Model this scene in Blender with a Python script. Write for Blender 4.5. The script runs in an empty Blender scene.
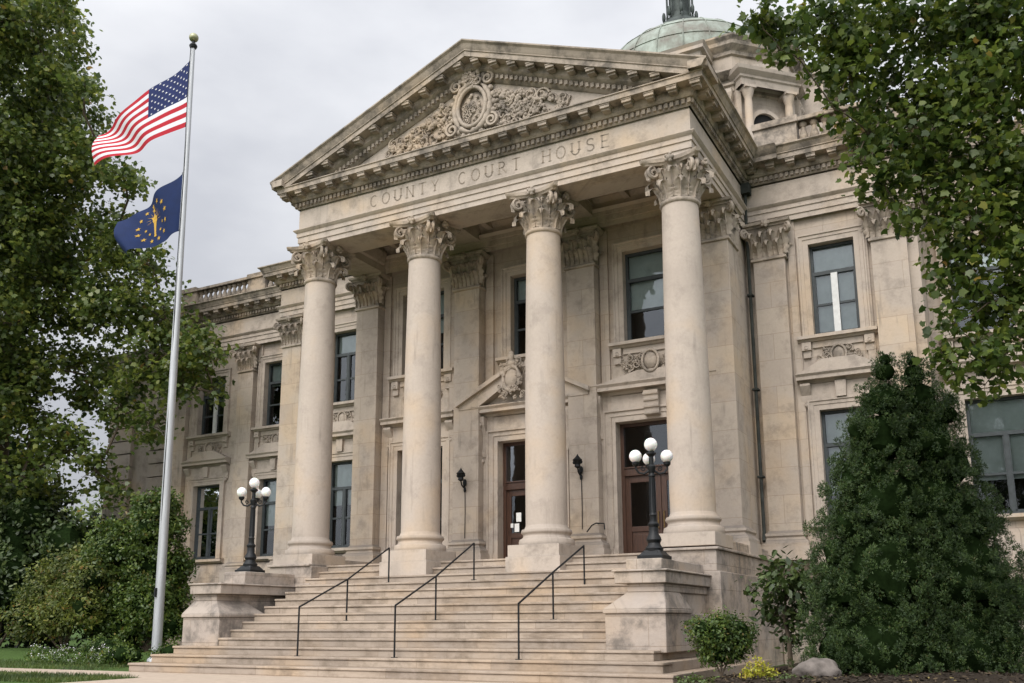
import bpy, bmesh, math, random
import numpy as np
from mathutils import Matrix, Vector
PI = math.pi; R_ = math.radians
random.seed(7); rng = np.random.default_rng(11)

# ------------------------------------------------------------------ camera
S = bpy.context.scene
cam_d = bpy.data.cameras.new('camera'); cam = bpy.data.objects.new('camera', cam_d)
S.collection.objects.link(cam); S.camera = cam
yaw, pitch, roll = 0.4899, 0.2022, -0.0048
fw = Vector((-math.sin(yaw)*math.cos(pitch), math.cos(yaw)*math.cos(pitch), math.sin(pitch)))
rt = Vector((math.cos(yaw), math.sin(yaw), 0)); up = rt.cross(fw)
rr = rt*math.cos(roll)+up*math.sin(roll); uu = -rt*math.sin(roll)+up*math.cos(roll)
M3 = Matrix((rr, uu, -fw)).transposed()
cam.matrix_world = Matrix.Translation((11.94, -20.53, 0.445)) @ M3.to_4x4()
cam_d.sensor_width = 36; cam_d.lens = 934.36/1024*36
cam_d.shift_x = -0.0032; cam_d.shift_y = 0.0873
cam_d.clip_end = 2000; cam_d.clip_start = 0.1

# ------------------------------------------------------------------ sky and light
SUN_EL, SUN_AZ = 46, 181          # azimuth clockwise from +Y: behind and left of the camera
w = bpy.data.worlds.new('World'); S.world = w; w.use_nodes = True
N = w.node_tree.nodes; L = w.node_tree.links
bg = N['Background']
sky = N.new('ShaderNodeTexSky'); sky.sky_type = 'NISHITA'; sky.sun_disc = False
sky.sun_elevation = R_(SUN_EL); sky.sun_rotation = R_(SUN_AZ); sky.dust_density = 4
tc = N.new('ShaderNodeTexCoord')
mp = N.new('ShaderNodeMapping'); mp.inputs['Scale'].default_value = (1, 1, 2.2)
nz = N.new('ShaderNodeTexNoise'); nz.inputs['Scale'].default_value = 2.3; nz.inputs['Detail'].default_value = 6; nz.inputs['Roughness'].default_value = .5
cr = N.new('ShaderNodeValToRGB')
cr.color_ramp.elements[0].position = .4; cr.color_ramp.elements[0].color = (6.7, 6.85, 7.35, 1)
cr.color_ramp.elements[1].position = .62; cr.color_ramp.elements[1].color = (9.4, 9.5, 9.8, 1)
sep = N.new('ShaderNodeSeparateXYZ')
gr = N.new('ShaderNodeMapRange'); gr.inputs[1].default_value = 0; gr.inputs[2].default_value = 1; gr.inputs[3].default_value = .54; gr.inputs[4].default_value = 1.15
mul = N.new('ShaderNodeVectorMath'); mul.operation = 'SCALE'
mix = N.new('ShaderNodeMixRGB'); mix.inputs[0].default_value = .9
L.new(tc.outputs['Generated'], mp.inputs[0]); L.new(mp.outputs[0], nz.inputs['Vector'])
L.new(nz.outputs['Fac'], cr.inputs[0]); L.new(tc.outputs['Generated'], sep.inputs[0]); L.new(sep.outputs['Z'], gr.inputs[0])
# thin overcast: brighter round the hidden sun than opposite it
sunv = (math.sin(R_(SUN_AZ))*math.cos(R_(SUN_EL)), math.cos(R_(SUN_AZ))*math.cos(R_(SUN_EL)), math.sin(R_(SUN_EL)))
dt = N.new('ShaderNodeVectorMath'); dt.operation = 'DOT_PRODUCT'; L.new(tc.outputs['Generated'], dt.inputs[0]); dt.inputs[1].default_value = sunv
dm_ = N.new('ShaderNodeMapRange'); dm_.inputs[1].default_value = .1; dm_.inputs[2].default_value = 1; dm_.inputs[3].default_value = 1; dm_.inputs[4].default_value = 3.0; L.new(dt.outputs['Value'], dm_.inputs[0])
m2 = N.new('ShaderNodeMath'); m2.operation = 'MULTIPLY'; L.new(gr.outputs[0], m2.inputs[0]); L.new(dm_.outputs[0], m2.inputs[1])
L.new(cr.outputs[0], mul.inputs[0]); L.new(m2.outputs[0], mul.inputs['Scale'])
L.new(sky.outputs[0], mix.inputs[1]); L.new(mul.outputs[0], mix.inputs[2]); L.new(mix.outputs[0], bg.inputs[0])
bg.inputs[1].default_value = 0.095
sd = bpy.data.lights.new('sun', 'SUN'); sd.energy = 1.5; sd.angle = R_(28); sd.color = (1, .95, .88)
so = bpy.data.objects.new('sun', sd); S.collection.objects.link(so)
az = R_(SUN_AZ); el = R_(SUN_EL)
dirv = Vector((math.sin(az)*math.cos(el), math.cos(az)*math.cos(el), math.sin(el)))
so.rotation_euler = dirv.to_track_quat('Z', 'Y').to_euler(); so.location = (-10, -30, 40)
S.view_settings.view_transform = 'Standard'; S.view_settings.look = 'None'
S.view_settings.exposure = 0.42; S.view_settings.gamma = 1.0; S.view_settings.use_curve_mapping = False

# ------------------------------------------------------------------ materials
MATS = {}
def mat(name, col, rough=.8, metal=0, spec=.3):
    m = bpy.data.materials.new(name); m.use_nodes = True
    b = m.node_tree.nodes['Principled BSDF']
    b.inputs['Base Color'].default_value = (*col, 1); b.inputs['Roughness'].default_value = rough
    b.inputs['Metallic'].default_value = metal; b.inputs['Specular IOR Level'].default_value = spec
    MATS[name] = m; return m
def noise(nt, scale, vec, detail=4, rough=.55, stretch=None):
    if stretch:
        mpn = nt.nodes.new('ShaderNodeMapping'); mpn.inputs['Scale'].default_value = stretch
        nt.links.new(vec, mpn.inputs[0]); vec = mpn.outputs[0]
    n = nt.nodes.new('ShaderNodeTexNoise'); n.inputs['Scale'].default_value = scale
    n.inputs['Detail'].default_value = detail; n.inputs['Roughness'].default_value = rough
    nt.links.new(vec, n.inputs['Vector']); return n.outputs['Fac']
def ramp(nt, fac, stops):
    r = nt.nodes.new('ShaderNodeValToRGB'); e = r.color_ramp.elements
    while len(e) < len(stops): e.new(.5)
    for i, (p_, c) in enumerate(stops):
        e[i].position = p_; e[i].color = (*c, 1) if len(c) == 3 else c
    nt.links.new(fac, r.inputs[0]); return r.outputs[0]
def mixc(nt, mode, fac, a, b):
    m = nt.nodes.new('ShaderNodeMixRGB'); m.blend_type = mode
    for i, v in ((0, fac), (1, a), (2, b)):
        if isinstance(v, (int, float)): m.inputs[i].default_value = v
        elif isinstance(v, tuple): m.inputs[i].default_value = (*v, 1)
        else: nt.links.new(v, m.inputs[i])
    return m.outputs[0]
def stone(name, base, grime=.5, joints=True, streak=.5, top=.5, bump=.25, row=.74, bw=1.7, grime_col=(.12, .105, .09), gt=.5, c1=(.93, .92, .93), c2=(1.05, 1.03, 1.0), zo=0.0):
    m = mat(name, base, .88, 0, .25); nt = m.node_tree; b = nt.nodes['Principled BSDF']
    t = nt.nodes.new('ShaderNodeTexCoord'); oc = t.outputs['Object']
    big = noise(nt, .55, oc, 3); c = ramp(nt, big, [(.3, tuple(x*.9 for x in base)), (.5, base), (.68, (base[0]*1.08, base[1]*1.0, base[2]*.88))])
    fine = noise(nt, 14, oc, 5, .7); c = mixc(nt, 'MULTIPLY', .5, c, ramp(nt, fine, [(.3, (.86, .85, .84)), (.7, (1.06, 1.05, 1.04))]))
    sx = nt.nodes.new('ShaderNodeSeparateXYZ'); nt.links.new(oc, sx.inputs[0])
    ad = nt.nodes.new('ShaderNodeMath'); ad.operation = 'ADD'; nt.links.new(sx.outputs[0], ad.inputs[0]); nt.links.new(sx.outputs[1], ad.inputs[1])
    cb = nt.nodes.new('ShaderNodeCombineXYZ'); nt.links.new(ad.outputs[0], cb.inputs[0]); zs_ = nt.nodes.new('ShaderNodeMath'); zs_.inputs[1].default_value = zo; nt.links.new(sx.outputs[2], zs_.inputs[0]); nt.links.new(zs_.outputs[0], cb.inputs[1])
    hb = None
    if joints:
        br = nt.nodes.new('ShaderNodeTexBrick'); nt.links.new(cb.outputs[0], br.inputs['Vector'])
        br.inputs['Scale'].default_value = 1; br.inputs['Brick Width'].default_value = bw; br.inputs['Row Height'].default_value = row
        br.inputs['Mortar Size'].default_value = .008; br.inputs['Mortar Smooth'].default_value = .3
        br.inputs['Color1'].default_value = (*c1, 1); br.inputs['Color2'].default_value = (*c2, 1); br.inputs['Mortar'].default_value = (.7, .65, .6, 1)
        c = mixc(nt, 'MULTIPLY', .8, c, br.outputs['Color']); hb = br.outputs['Fac']
    # rain streaks: vertical stretched noise
    st = noise(nt, 1.0, cb.outputs[0], 4, .6, (5.5, .55, 1)); pa = noise(nt, .8, oc, 2)
    sf = ramp(nt, st, [(.56, (0, 0, 0)), (.74, (1, 1, 1))]); sf = mixc(nt, 'MULTIPLY', 1.0, sf, ramp(nt, pa, [(.42, (0, 0, 0)), (.62, (1, 1, 1))]))
    sm = nt.nodes.new('ShaderNodeMath'); sm.operation = 'MULTIPLY'; nt.links.new(sf, sm.inputs[0]); sm.inputs[1].default_value = streak
    c = mixc(nt, 'MIX', sm.outputs[0], c, tuple(base[i]*.45 for i in range(3)))
    # patchy soot / lichen
    g1 = noise(nt, 1.7, oc, 8, .72); gf = ramp(nt, g1, [(gt, (0, 0, 0)), (gt+.17, (1, 1, 1))])
    gm = nt.nodes.new('ShaderNodeMath'); gm.operation = 'MULTIPLY'; nt.links.new(gf, gm.inputs[0]); gm.inputs[1].default_value = grime
    c = mixc(nt, 'MIX', gm.outputs[0], c, grime_col)
    # weathered upward-facing ledges
    geo = nt.nodes.new('ShaderNodeNewGeometry'); sn = nt.nodes.new('ShaderNodeSeparateXYZ'); nt.links.new(geo.outputs['True Normal'], sn.inputs[0])
    tf = ramp(nt, sn.outputs[2], [(.15, (0, 0, 0)), (.6, (1, 1, 1))]); tm = nt.nodes.new('ShaderNodeMath'); tm.operation = 'MULTIPLY'
    nt.links.new(tf, tm.inputs[0]); tm.inputs[1].default_value = top; c = mixc(nt, 'MIX', tm.outputs[0], c, grime_col)
    nt.links.new(c, b.inputs['Base Color'])
    bp = nt.nodes.new('ShaderNodeBump'); bp.inputs['Strength'].default_value = bump; bp.inputs['Distance'].default_value = .02
    hh = noise(nt, 9, oc, 6, .7)
    if hb is not None:
        mm = nt.nodes.new('ShaderNodeMath'); mm.operation = 'SUBTRACT'; nt.links.new(hh, mm.inputs[0]); nt.links.new(hb, mm.inputs[1]); hh = mm.outputs[0]
    nt.links.new(hh, bp.inputs['Height']); nt.links.new(bp.outputs[0], b.inputs['Normal'])
    return m
LIME = (.45, .387, .325)
stone('wall_stone', LIME, .4, True, .8, .45, c1=(.88, .87, .88))
stone('shaft_stone', (.455, .39, .332), .26, False, .5, .3, .16, gt=.53)
stone('trim_stone', (.458, .393, .332), .45, False, .5, .7, .35)
stone('carved_stone', (.42, .355, .29), .75, False, .5, .5, .6, gt=.47)
stone('cornice_stone', (.39, .33, .27), .8, False, .85, .85, .4, grime_col=(.09, .08, .068), gt=.44)
stone('step_stone', (.40, .338, .28), .7, True, .2, .1, .5, .1875, 1.7, (.17, .135, .1), c1=(.78, .77, .77), c2=(1.1, 1.07, 1.02), zo=.625)
m = MATS['step_stone']; nt = m.node_tree; b = nt.nodes['Principled BSDF']; src = b.inputs['Base Color'].links[0].from_socket
t = nt.nodes.new('ShaderNodeTexCoord'); hs = noise(nt, 1.0, t.outputs['Object'], 6, .7, (1.3, 1.3, 7)); ht = noise(nt, .7, t.outputs['Object'], 3, .6)
f_ = mixc(nt, 'MULTIPLY', 1.0, ramp(nt, hs, [(.46, (0, 0, 0)), (.62, (1, 1, 1))]), ramp(nt, ht, [(.35, (.0, .0, .0)), (.65, (.7, .7, .7))]))
nt.links.new(mixc(nt, 'MIX', f_, src, (.2, .155, .115)), b.inputs['Base Color'])
stone('pier_stone', (.41, .355, .305), .8, True, 1.0, .25, .5, .55, 1.3, (.13, .115, .1), gt=.46)
stone('rubble_stone', (.42, .36, .31), .6, False, .3, .2, .8)
def simple(name, col, var=.25, scale=6, rough=.7, metal=0, spec=.3, bump=.2, stretch=None):
    m = mat(name, col, rough, metal, spec); nt = m.node_tree; b = nt.nodes['Principled BSDF']
    t = nt.nodes.new('ShaderNodeTexCoord'); n = noise(nt, scale, t.outputs['Object'], 5, .6, stretch)
    nt.links.new(ramp(nt, n, [(.3, tuple(x*(1-var) for x in col)), (.7, tuple(min(1, x*(1+var)) for x in col))]), b.inputs['Base Color'])
    bp = nt.nodes.new('ShaderNodeBump'); bp.inputs['Strength'].default_value = bump; bp.inputs['Distance'].default_value = .01
    nt.links.new(n, bp.inputs['Height']); nt.links.new(bp.outputs[0], b.inputs['Normal']); return m
simple('black_iron', (.007, .008, .009), .5, 20, .5, 0, .3)
simple('window_frame', (.05, .058, .06), .2, 8, .5)
simple('white_post', (.62, .62, .6), .1, 8, .5)
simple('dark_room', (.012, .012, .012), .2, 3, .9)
simple('blind', (.55, .58, .56), .12, 3, .9)
simple('door_wood', (.055, .024, .013), .45, 5, .42, 0, .5, .2, (9, 9, .7))
simple('brass', (.35, .24, .09), .2, 12, .35, .9)
simple('paper', (.75, .75, .72), .05, 5, .8)
simple('aluminium', (.42, .43, .44), .15, 3, .5, .5, .5, .1, (6, 6, .4))
simple('pole_ball', (.3, .3, .18), .2, 12, .35, .7)
simple('slate_roof', (.09, .09, .088), .3, 4, .7)
simple('pavement', (.36, .29, .225), .12, 5, .9)
simple('bark', (.09, .07, .05), .45, 9, .95, 0, .2, .9, (1, 1, .25))
simple('mulch', (.028, .021, .015), .6, 30, .98, 0, .1, 1)
simple('lawn', (.05, .085, .022), .4, 22, .95, 0, .1, .8)
simple('boulder', (.15, .13, .115), .45, 5, .9, 0, .2, 1)
simple('downpipe', (.04, .043, .038), .4, 4, .85, 0, .15)
simple('flag_red', (.38, .01, .022), .08, 3, .8)
simple('flag_white', (.62, .62, .65), .04, 3, .8)
simple('flag_blue', (.006, .015, .08), .12, 3, .8)
simple('state_blue', (.004, .016, .07), .15, 3, .8)
simple('flag_gold', (.45, .27, .035), .1, 5, .7)
simple('engraving', (.29, .24, .19), .15, 9, .95)
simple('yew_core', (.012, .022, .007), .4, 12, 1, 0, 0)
simple('flower_white', (.7, .68, .68), .1, 9, .8)
# copper dome
m = simple('copper', (.25, .33, .27), .3, 1.2, .65, .15, .4, .1); nt = m.node_tree; b = nt.nodes['Principled BSDF']
t = nt.nodes.new('ShaderNodeTexCoord'); a_ = noise(nt, .9, t.outputs['Object'], 6, .65); c_ = ramp(nt, a_, [(.33, (.15, .135, .11)), (.47, (.2, .215, .18)), (.62, (.27, .31, .265)), (.75, (.34, .36, .31))])
s_ = noise(nt, 1.2, t.outputs['Object'], 4, .6, (4, 4, .5)); c_ = mixc(nt, 'MULTIPLY', .6, c_, ramp(nt, s_, [(.35, (.65, .62, .58)), (.6, (1.05, 1.05, 1.05))]))
nt.links.new(c_, b.inputs['Base Color'])
simple('dark_copper', (.045, .055, .05), .4, 3, .6, .3)
# globe (milk glass, unlit)
m = mat('milk_glass', (.82, .82, .8), .25, 0, .5); m.node_tree.nodes['Principled BSDF'].inputs['Subsurface Weight'].default_value = .25
# glass
m = bpy.data.materials.new('glass'); m.use_nodes = True; MATS['glass'] = m; nt = m.node_tree
for n in list(nt.nodes): nt.nodes.remove(n)
o_ = nt.nodes.new('ShaderNodeOutputMaterial'); tr = nt.nodes.new('ShaderNodeBsdfTransparent'); tr.inputs[0].default_value = (.72, .77, .76, 1)
gl = nt.nodes.new('ShaderNodeBsdfGlossy'); gl.inputs['Roughness'].default_value = .03; gl.inputs[0].default_value = (.9, .95, 1, 1)
fr = nt.nodes.new('ShaderNodeFresnel'); fr.inputs[0].default_value = 1.75; mx = nt.nodes.new('ShaderNodeMixShader')
tcg = nt.nodes.new('ShaderNodeTexCoord'); ng = noise(nt, 1.6, tcg.outputs['Object'], 2); bpg = nt.nodes.new('ShaderNodeBump'); bpg.inputs['Strength'].default_value = .12; bpg.inputs['Distance'].default_value = .05
nt.links.new(ng, bpg.inputs['Height']); nt.links.new(bpg.outputs[0], gl.inputs['Normal'])
nt.links.new(fr.outputs[0], mx.inputs[0]); nt.links.new(tr.outputs[0], mx.inputs[1]); nt.links.new(gl.outputs[0], mx.inputs[2]); nt.links.new(mx.outputs[0], o_.inputs[0])
def leafmat(name, stops, trans=.3, rough=.5, ns=.7):
    m = mat(name, stops[0][1], rough, 0, .45); nt = m.node_tree; b = nt.nodes['Principled BSDF']
    g = nt.nodes.new('ShaderNodeNewGeometry'); c = ramp(nt, g.outputs['Random Per Island'], stops)
    t = nt.nodes.new('ShaderNodeTexCoord'); n = noise(nt, ns, t.outputs['Object'], 3); c = mixc(nt, 'MULTIPLY', .8, c, ramp(nt, n, [(.36, (.5, .57, .6)), (.64, (1.3, 1.25, 1.05))]))
    nt.links.new(c, b.inputs['Base Color'])
    tl = nt.nodes.new('ShaderNodeBsdfTranslucent'); nt.links.new(c, tl.inputs[0]); ms = nt.nodes.new('ShaderNodeMixShader'); ms.inputs[0].default_value = trans
    out = nt.nodes['Material Output']; nt.links.new(b.outputs[0], ms.inputs[1]); nt.links.new(tl.outputs[0], ms.inputs[2]); nt.links.new(ms.outputs[0], out.inputs[0]); return m
leafmat('tree_leaf', [(0, (.058, .095, .024)), (.5, (.115, .158, .036)), (.9, (.19, .225, .05)), (.992, (.26, .26, .06)), (1, (.26, .15, .05))], .45, .36, 1.1)
leafmat('maple_leaf', [(0, (.043, .078, .017)), (.5, (.09, .132, .026)), (.93, (.15, .19, .036)), (.99, (.22, .24, .04)), (1, (.25, .14, .04))], .45, .4, 1.6)
leafmat('yew_leaf', [(0, (.026, .052, .015)), (.6, (.05, .09, .024)), (.97, (.085, .13, .034)), (1, (.12, .1, .035))], .2, .55, 5)
leafmat('shrub_leaf', [(0, (.045, .085, .018)), (.6, (.09, .14, .028)), (.96, (.15, .2, .035)), (1, (.2, .13, .04))], .35, .45, 2)
leafmat('dark_leaf', [(0, (.025, .045, .014)), (.6, (.05, .08, .022)), (1, (.08, .11, .03))], .2, .45, 1.5)
leafmat('light_leaf', [(0, (.07, .1, .022)), (.6, (.14, .17, .035)), (.93, (.2, .21, .05)), (1, (.26, .15, .05))], .4)
leafmat('yellow_leaf', [(0, (.3, .32, .03)), (.7, (.5, .48, .05)), (1, (.45, .3, .1))], .4)
leafmat('litter', [(0, (.015, .011, .007)), (.7, (.045, .03, .018)), (.95, (.09, .06, .03)), (1, (.22, .17, .05))], .0, .9)
leafmat('grass_blade', [(0, (.05, .085, .02)), (.7, (.09, .13, .03)), (1, (.14, .15, .05))], .3)

# ------------------------------------------------------------------ mesh helpers
class MB:
    def __init__(s): s.v = []; s.f = []; s.m = []
    def add(s, vs, fs, mi=0):
        b = len(s.v); s.v += [tuple(map(float, q)) for q in vs]; s.f += [tuple(b+i for i in f) for f in fs]; s.m += [mi]*len(fs); return s
    def box(s, x0, x1, y0, y1, z0, z1, mi=0):
        return s.add([(x0,y0,z0),(x1,y0,z0),(x1,y1,z0),(x0,y1,z0),(x0,y0,z1),(x1,y0,z1),(x1,y1,z1),(x0,y1,z1)],
                     [(0,3,2,1),(4,5,6,7),(0,1,5,4),(1,2,6,5),(2,3,7,6),(3,0,4,7)], mi)
    def frustum(s, a, z0, b, z1):   # a,b = (x0,x1,y0,y1)
        return s.add([(a[0],a[2],z0),(a[1],a[2],z0),(a[1],a[3],z0),(a[0],a[3],z0),(b[0],b[2],z1),(b[1],b[2],z1),(b[1],b[3],z1),(b[0],b[3],z1)],
                     [(0,3,2,1),(4,5,6,7),(0,1,5,4),(1,2,6,5),(2,3,7,6),(3,0,4,7)])
    def prism(s, poly, y0, y1):     # poly in (x,z), extruded along y
        n = len(poly); return s.add([(x, y0, z) for x, z in poly]+[(x, y1, z) for x, z in poly],
                     [tuple(range(n)), tuple(range(2*n-1, n-1, -1))]+[(i, (i+1) % n, n+(i+1) % n, n+i) for i in range(n)])
    def prism_x(s, poly, x0, x1):   # poly in (y,z)
        n = len(poly); return s.add([(x0, y, z) for y, z in poly]+[(x1, y, z) for y, z in poly],
                     [tuple(range(n)), tuple(range(2*n-1, n-1, -1))]+[(i, (i+1) % n, n+(i+1) % n, n+i) for i in range(n)])
    def lathe(s, cx, cy, prof, n=32, a0=0, a1=2*PI):
        full = abs(a1-a0-2*PI) < 1e-6; k = n if full else n+1; vs = []
        for r, z in prof: vs += [(cx+r*math.cos(a0+(a1-a0)*i/n), cy+r*math.sin(a0+(a1-a0)*i/n), z) for i in range(k)]
        fs = []
        for j in range(len(prof)-1):
            for i in range(n):
                i2 = (i+1) % k; fs.append((j*k+i, j*k+i2, (j+1)*k+i2, (j+1)*k+i))
        if full:
            if prof[0][0] > 1e-4: fs.append(tuple(range(k))[::-1])
            if prof[-1][0] > 1e-4: fs.append(tuple((len(prof)-1)*k+i for i in range(k)))
        return s.add(vs, fs)
    def tube(s, pts, r, n=8, cap=True):
        pts = [Vector(p) for p in pts]; rs = r if isinstance(r, (list, tuple)) else [r]*len(pts); vs = []; prev = None
        for i, p in enumerate(pts):
            d = (pts[min(i+1, len(pts)-1)]-pts[max(i-1, 0)]).normalized()
            a = prev if prev is not None else (Vector((0, 0, 1)) if abs(d.z) < .9 else Vector((1, 0, 0)))
            u = (a-d*a.dot(d))
            if u.length < 1e-5: u = Vector((1, 0, 0)).cross(d)
            u.normalize(); v = d.cross(u); prev = u
            vs += [p+(u*math.cos(2*PI*k/n)+v*math.sin(2*PI*k/n))*rs[i] for k in range(n)]
        fs = [(i*n+k, i*n+(k+1) % n, (i+1)*n+(k+1) % n, (i+1)*n+k) for i in range(len(pts)-1) for k in range(n)]
        if cap: fs += [tuple(range(n))[::-1], tuple((len(pts)-1)*n+k for k in range(n))]
        return s.add(vs, fs)
    def ball(s, c, r, n=10, sq=(1, 1, 1)):
        vs = []; m_ = n//2+1
        for j in range(1, m_): vs += [(c[0]+r*sq[0]*math.sin(PI*j/m_)*math.cos(2*PI*i/n), c[1]+r*sq[1]*math.sin(PI*j/m_)*math.sin(2*PI*i/n), c[2]+r*sq[2]*math.cos(PI*j/m_)) for i in range(n)]
        b = len(vs); vs += [(c[0], c[1], c[2]+r*sq[2]), (c[0], c[1], c[2]-r*sq[2])]
        fs = [(j*n+i, j*n+(i+1) % n, (j+1)*n+(i+1) % n, (j+1)*n+i) for j in range(m_-2) for i in range(n)]
        fs += [(b, (i+1) % n, i) for i in range(n)]+[(b+1, (m_-2)*n+i, (m_-2)*n+(i+1) % n) for i in range(n)]
        return s.add(vs, fs)
    def sweep(s, path, prof, fmap=None, sign=1, closed=False, caps=True):
        fmap = fmap or (lambda u, v, w_: (u, v, w_)); n = len(path); P = [Vector(p) for p in path]; ms = []
        for i in range(n):
            def nr(a, b): d = (b-a).normalized(); return Vector((d.y, -d.x))*sign
            if closed: n1 = nr(P[i-1], P[i]); n2 = nr(P[i], P[(i+1) % n])
            else:
                n1 = nr(P[i-1], P[i]) if i > 0 else nr(P[0], P[1]); n2 = nr(P[i], P[i+1]) if i < n-1 else n1
            q = n1+n2; ms.append(q/q.dot(n1))
        k = len(prof); vs = []
        for i in range(n): vs += [fmap(P[i].x+ms[i].x*o, P[i].y+ms[i].y*o, z) for o, z in prof]
        fs = []
        for i in range(n if closed else n-1):
            j = (i+1) % n; fs += [(i*k+a, i*k+a+1, j*k+a+1, j*k+a) for a in range(k-1)]
        if caps and not closed: fs += [tuple(range(k)), tuple((n-1)*k+a for a in range(k))[::-1]]
        return s.add(vs, fs)
    def xf(s, fn, start=0): s.v[start:] = [tuple(fn(*q)) for q in s.v[start:]]; return s
    def build(s, name, material, parent=None, smooth=True, ang=35, bevel=0, label=None):
        me = bpy.data.meshes.new(name); me.from_pydata(s.v, [], s.f)
        ml = material if isinstance(material, list) else [material]
        for q in ml: me.materials.append(MATS[q])
        if len(ml) > 1: me.polygons.foreach_set('material_index', s.m)
        bm = bmesh.new(); bm.from_mesh(me); bmesh.ops.recalc_face_normals(bm, faces=bm.faces); bm.to_mesh(me); bm.free()
        if smooth: me.shade_smooth(); me.set_sharp_from_angle(angle=R_(ang))
        me.update(); o = bpy.data.objects.new(name, me); S.collection.objects.link(o)
        if parent is not None:
            o.parent = parent
            if parent.type == 'EMPTY' and not parent.get('_local'): o.location = -parent.location
        if bevel:
            bv = o.modifiers.new('bevel', 'BEVEL'); bv.width = bevel; bv.segments = 2; bv.limit_method = 'ANGLE'; bv.angle_limit = R_(40)
        if label: o['label'] = label
        return o
def tag(o, label, cat, group=None):
    o['label'] = label; o['category'] = cat
    if group: o['group'] = group
    return o
def thing(name, label, cat, loc, group=None, local=False):
    o = bpy.data.objects.new(name, None); S.collection.objects.link(o); o.location = loc; o.empty_display_size = .3
    if local: o['_local'] = 1
    return tag(o, label, cat, group)
def part_of(o): return o
def copy_tree(o, parent=None, loc=None):
    c = o.copy(); S.collection.objects.link(c); c.parent = parent
    if loc is not None: c.location = loc
    for ch in list(o.children): copy_tree(ch, c)
    return c

# ------------------------------------------------------------------ dimensions of the portico
G = -.625; H = .1875; T = .374; Y1 = -4.96            # ground, riser, tread, first riser
CX = [-5.55, -1.85, 1.85, 5.55]
ZA, ZAT, ZFT = 11.37, 11.90, 12.60
RA = .474; CF = 5.55+RA
ZN = 10.36
ZB = [2.30, 2.27, 2.26, 2.36]

# ------------------------------------------------------------------ ground, paths (the setting)
def struct(o): o['kind'] = 'structure'; return o
gb = MB(); gb.add([(-400, -300, G-.02), (400, -300, G-.02), (400, 500, G-.02), (-400, 500, G-.02)], [(0, 1, 2, 3)]); struct(gb.build('ground', 'lawn'))
sp = MB()
sp.add([(-60, -6.55, G-.012), (-4.3, -6.55, G-.012), (-4.3, -40, G-.012), (6.9, -40, G-.012), (6.9, -4.9, G-.012), (-60, -4.9, G-.012)], [(0, 1, 2, 3, 4, 5)])
struct(sp.build('pavement', 'pavement'))
bed = MB()   # raised planting bed: gentle mound right of the steps
vs = []; nx, ny = 30, 30
for i in range(nx+1):
    for j in range(ny+1):
        x = 6.68+i/nx*12; y = -9.5+j/ny*13
        e = min(i, nx-i, j, ny-j)/6; e = min(1, e); vs.append((x, y, G-.03+.32*e**.5+.05*math.sin(x*2.1)*math.cos(y*1.7)*e+rng.normal()*.012*e))
bed.add(vs, [(i*(ny+1)+j, (i+1)*(ny+1)+j, (i+1)*(ny+1)+j+1, i*(ny+1)+j+1) for i in range(nx) for j in range(ny)])
struct(bed.build('planting_bed', 'mulch'))
bed2 = MB(); vs = []
for i in range(nx+1):
    for j in range(ny+1):
        x = -24+i/nx*17.2; y = -1.6+j/ny*7.5
        e = min(1, min(i, nx-i, j, ny-j)/5); vs.append((x, y, G-.03+.22*e**.5+.06*math.sin(x*1.3)*math.cos(y*1.9)*e))
bed2.add(vs, [(i*(ny+1)+j, (i+1)*(ny+1)+j, (i+1)*(ny+1)+j+1, i*(ny+1)+j+1) for i in range(nx) for j in range(ny)])
struct(bed2.build('planting_bed', 'lawn'))

# ------------------------------------------------------------------ the courthouse
CH = thing('courthouse', 'pale limestone courthouse with four tall columns, a carved pediment and a green copper dome', 'building', (0, 2, G))
def wall(mb, x0, x1, z0, z1, y, holes=(), depth=.4):
    xs = sorted({x0, x1, *[h[0] for h in holes], *[h[1] for h in holes]}); zs = sorted({z0, z1, *[h[2] for h in holes], *[h[3] for h in holes]})
    for i in range(len(xs)-1):
        for j in range(len(zs)-1):
            cx_, cz_ = (xs[i]+xs[i+1])/2, (zs[j]+zs[j+1])/2
            if any(h[0] < cx_ < h[1] and h[2] < cz_ < h[3] for h in holes): continue
            mb.add([(xs[i], y, zs[j]), (xs[i+1], y, zs[j]), (xs[i+1], y, zs[j+1]), (xs[i], y, zs[j+1])], [(0, 1, 2, 3)])
    for a, b_, c, d in holes:
        mb.add([(a, y, c), (a, y+depth, c), (a, y+depth, d), (a, y, d)], [(0, 1, 2, 3)]); mb.add([(b_, y, c), (b_, y+depth, c), (b_, y+depth, d), (b_, y, d)], [(0, 1, 2, 3)])
        mb.add([(a, y, d), (b_, y, d), (b_, y+depth, d), (a, y+depth, d)], [(0, 1, 2, 3)]); mb.add([(a, y, c), (b_, y, c), (b_, y+depth, c), (a, y+depth, c)], [(0, 1, 2, 3)])

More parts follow.
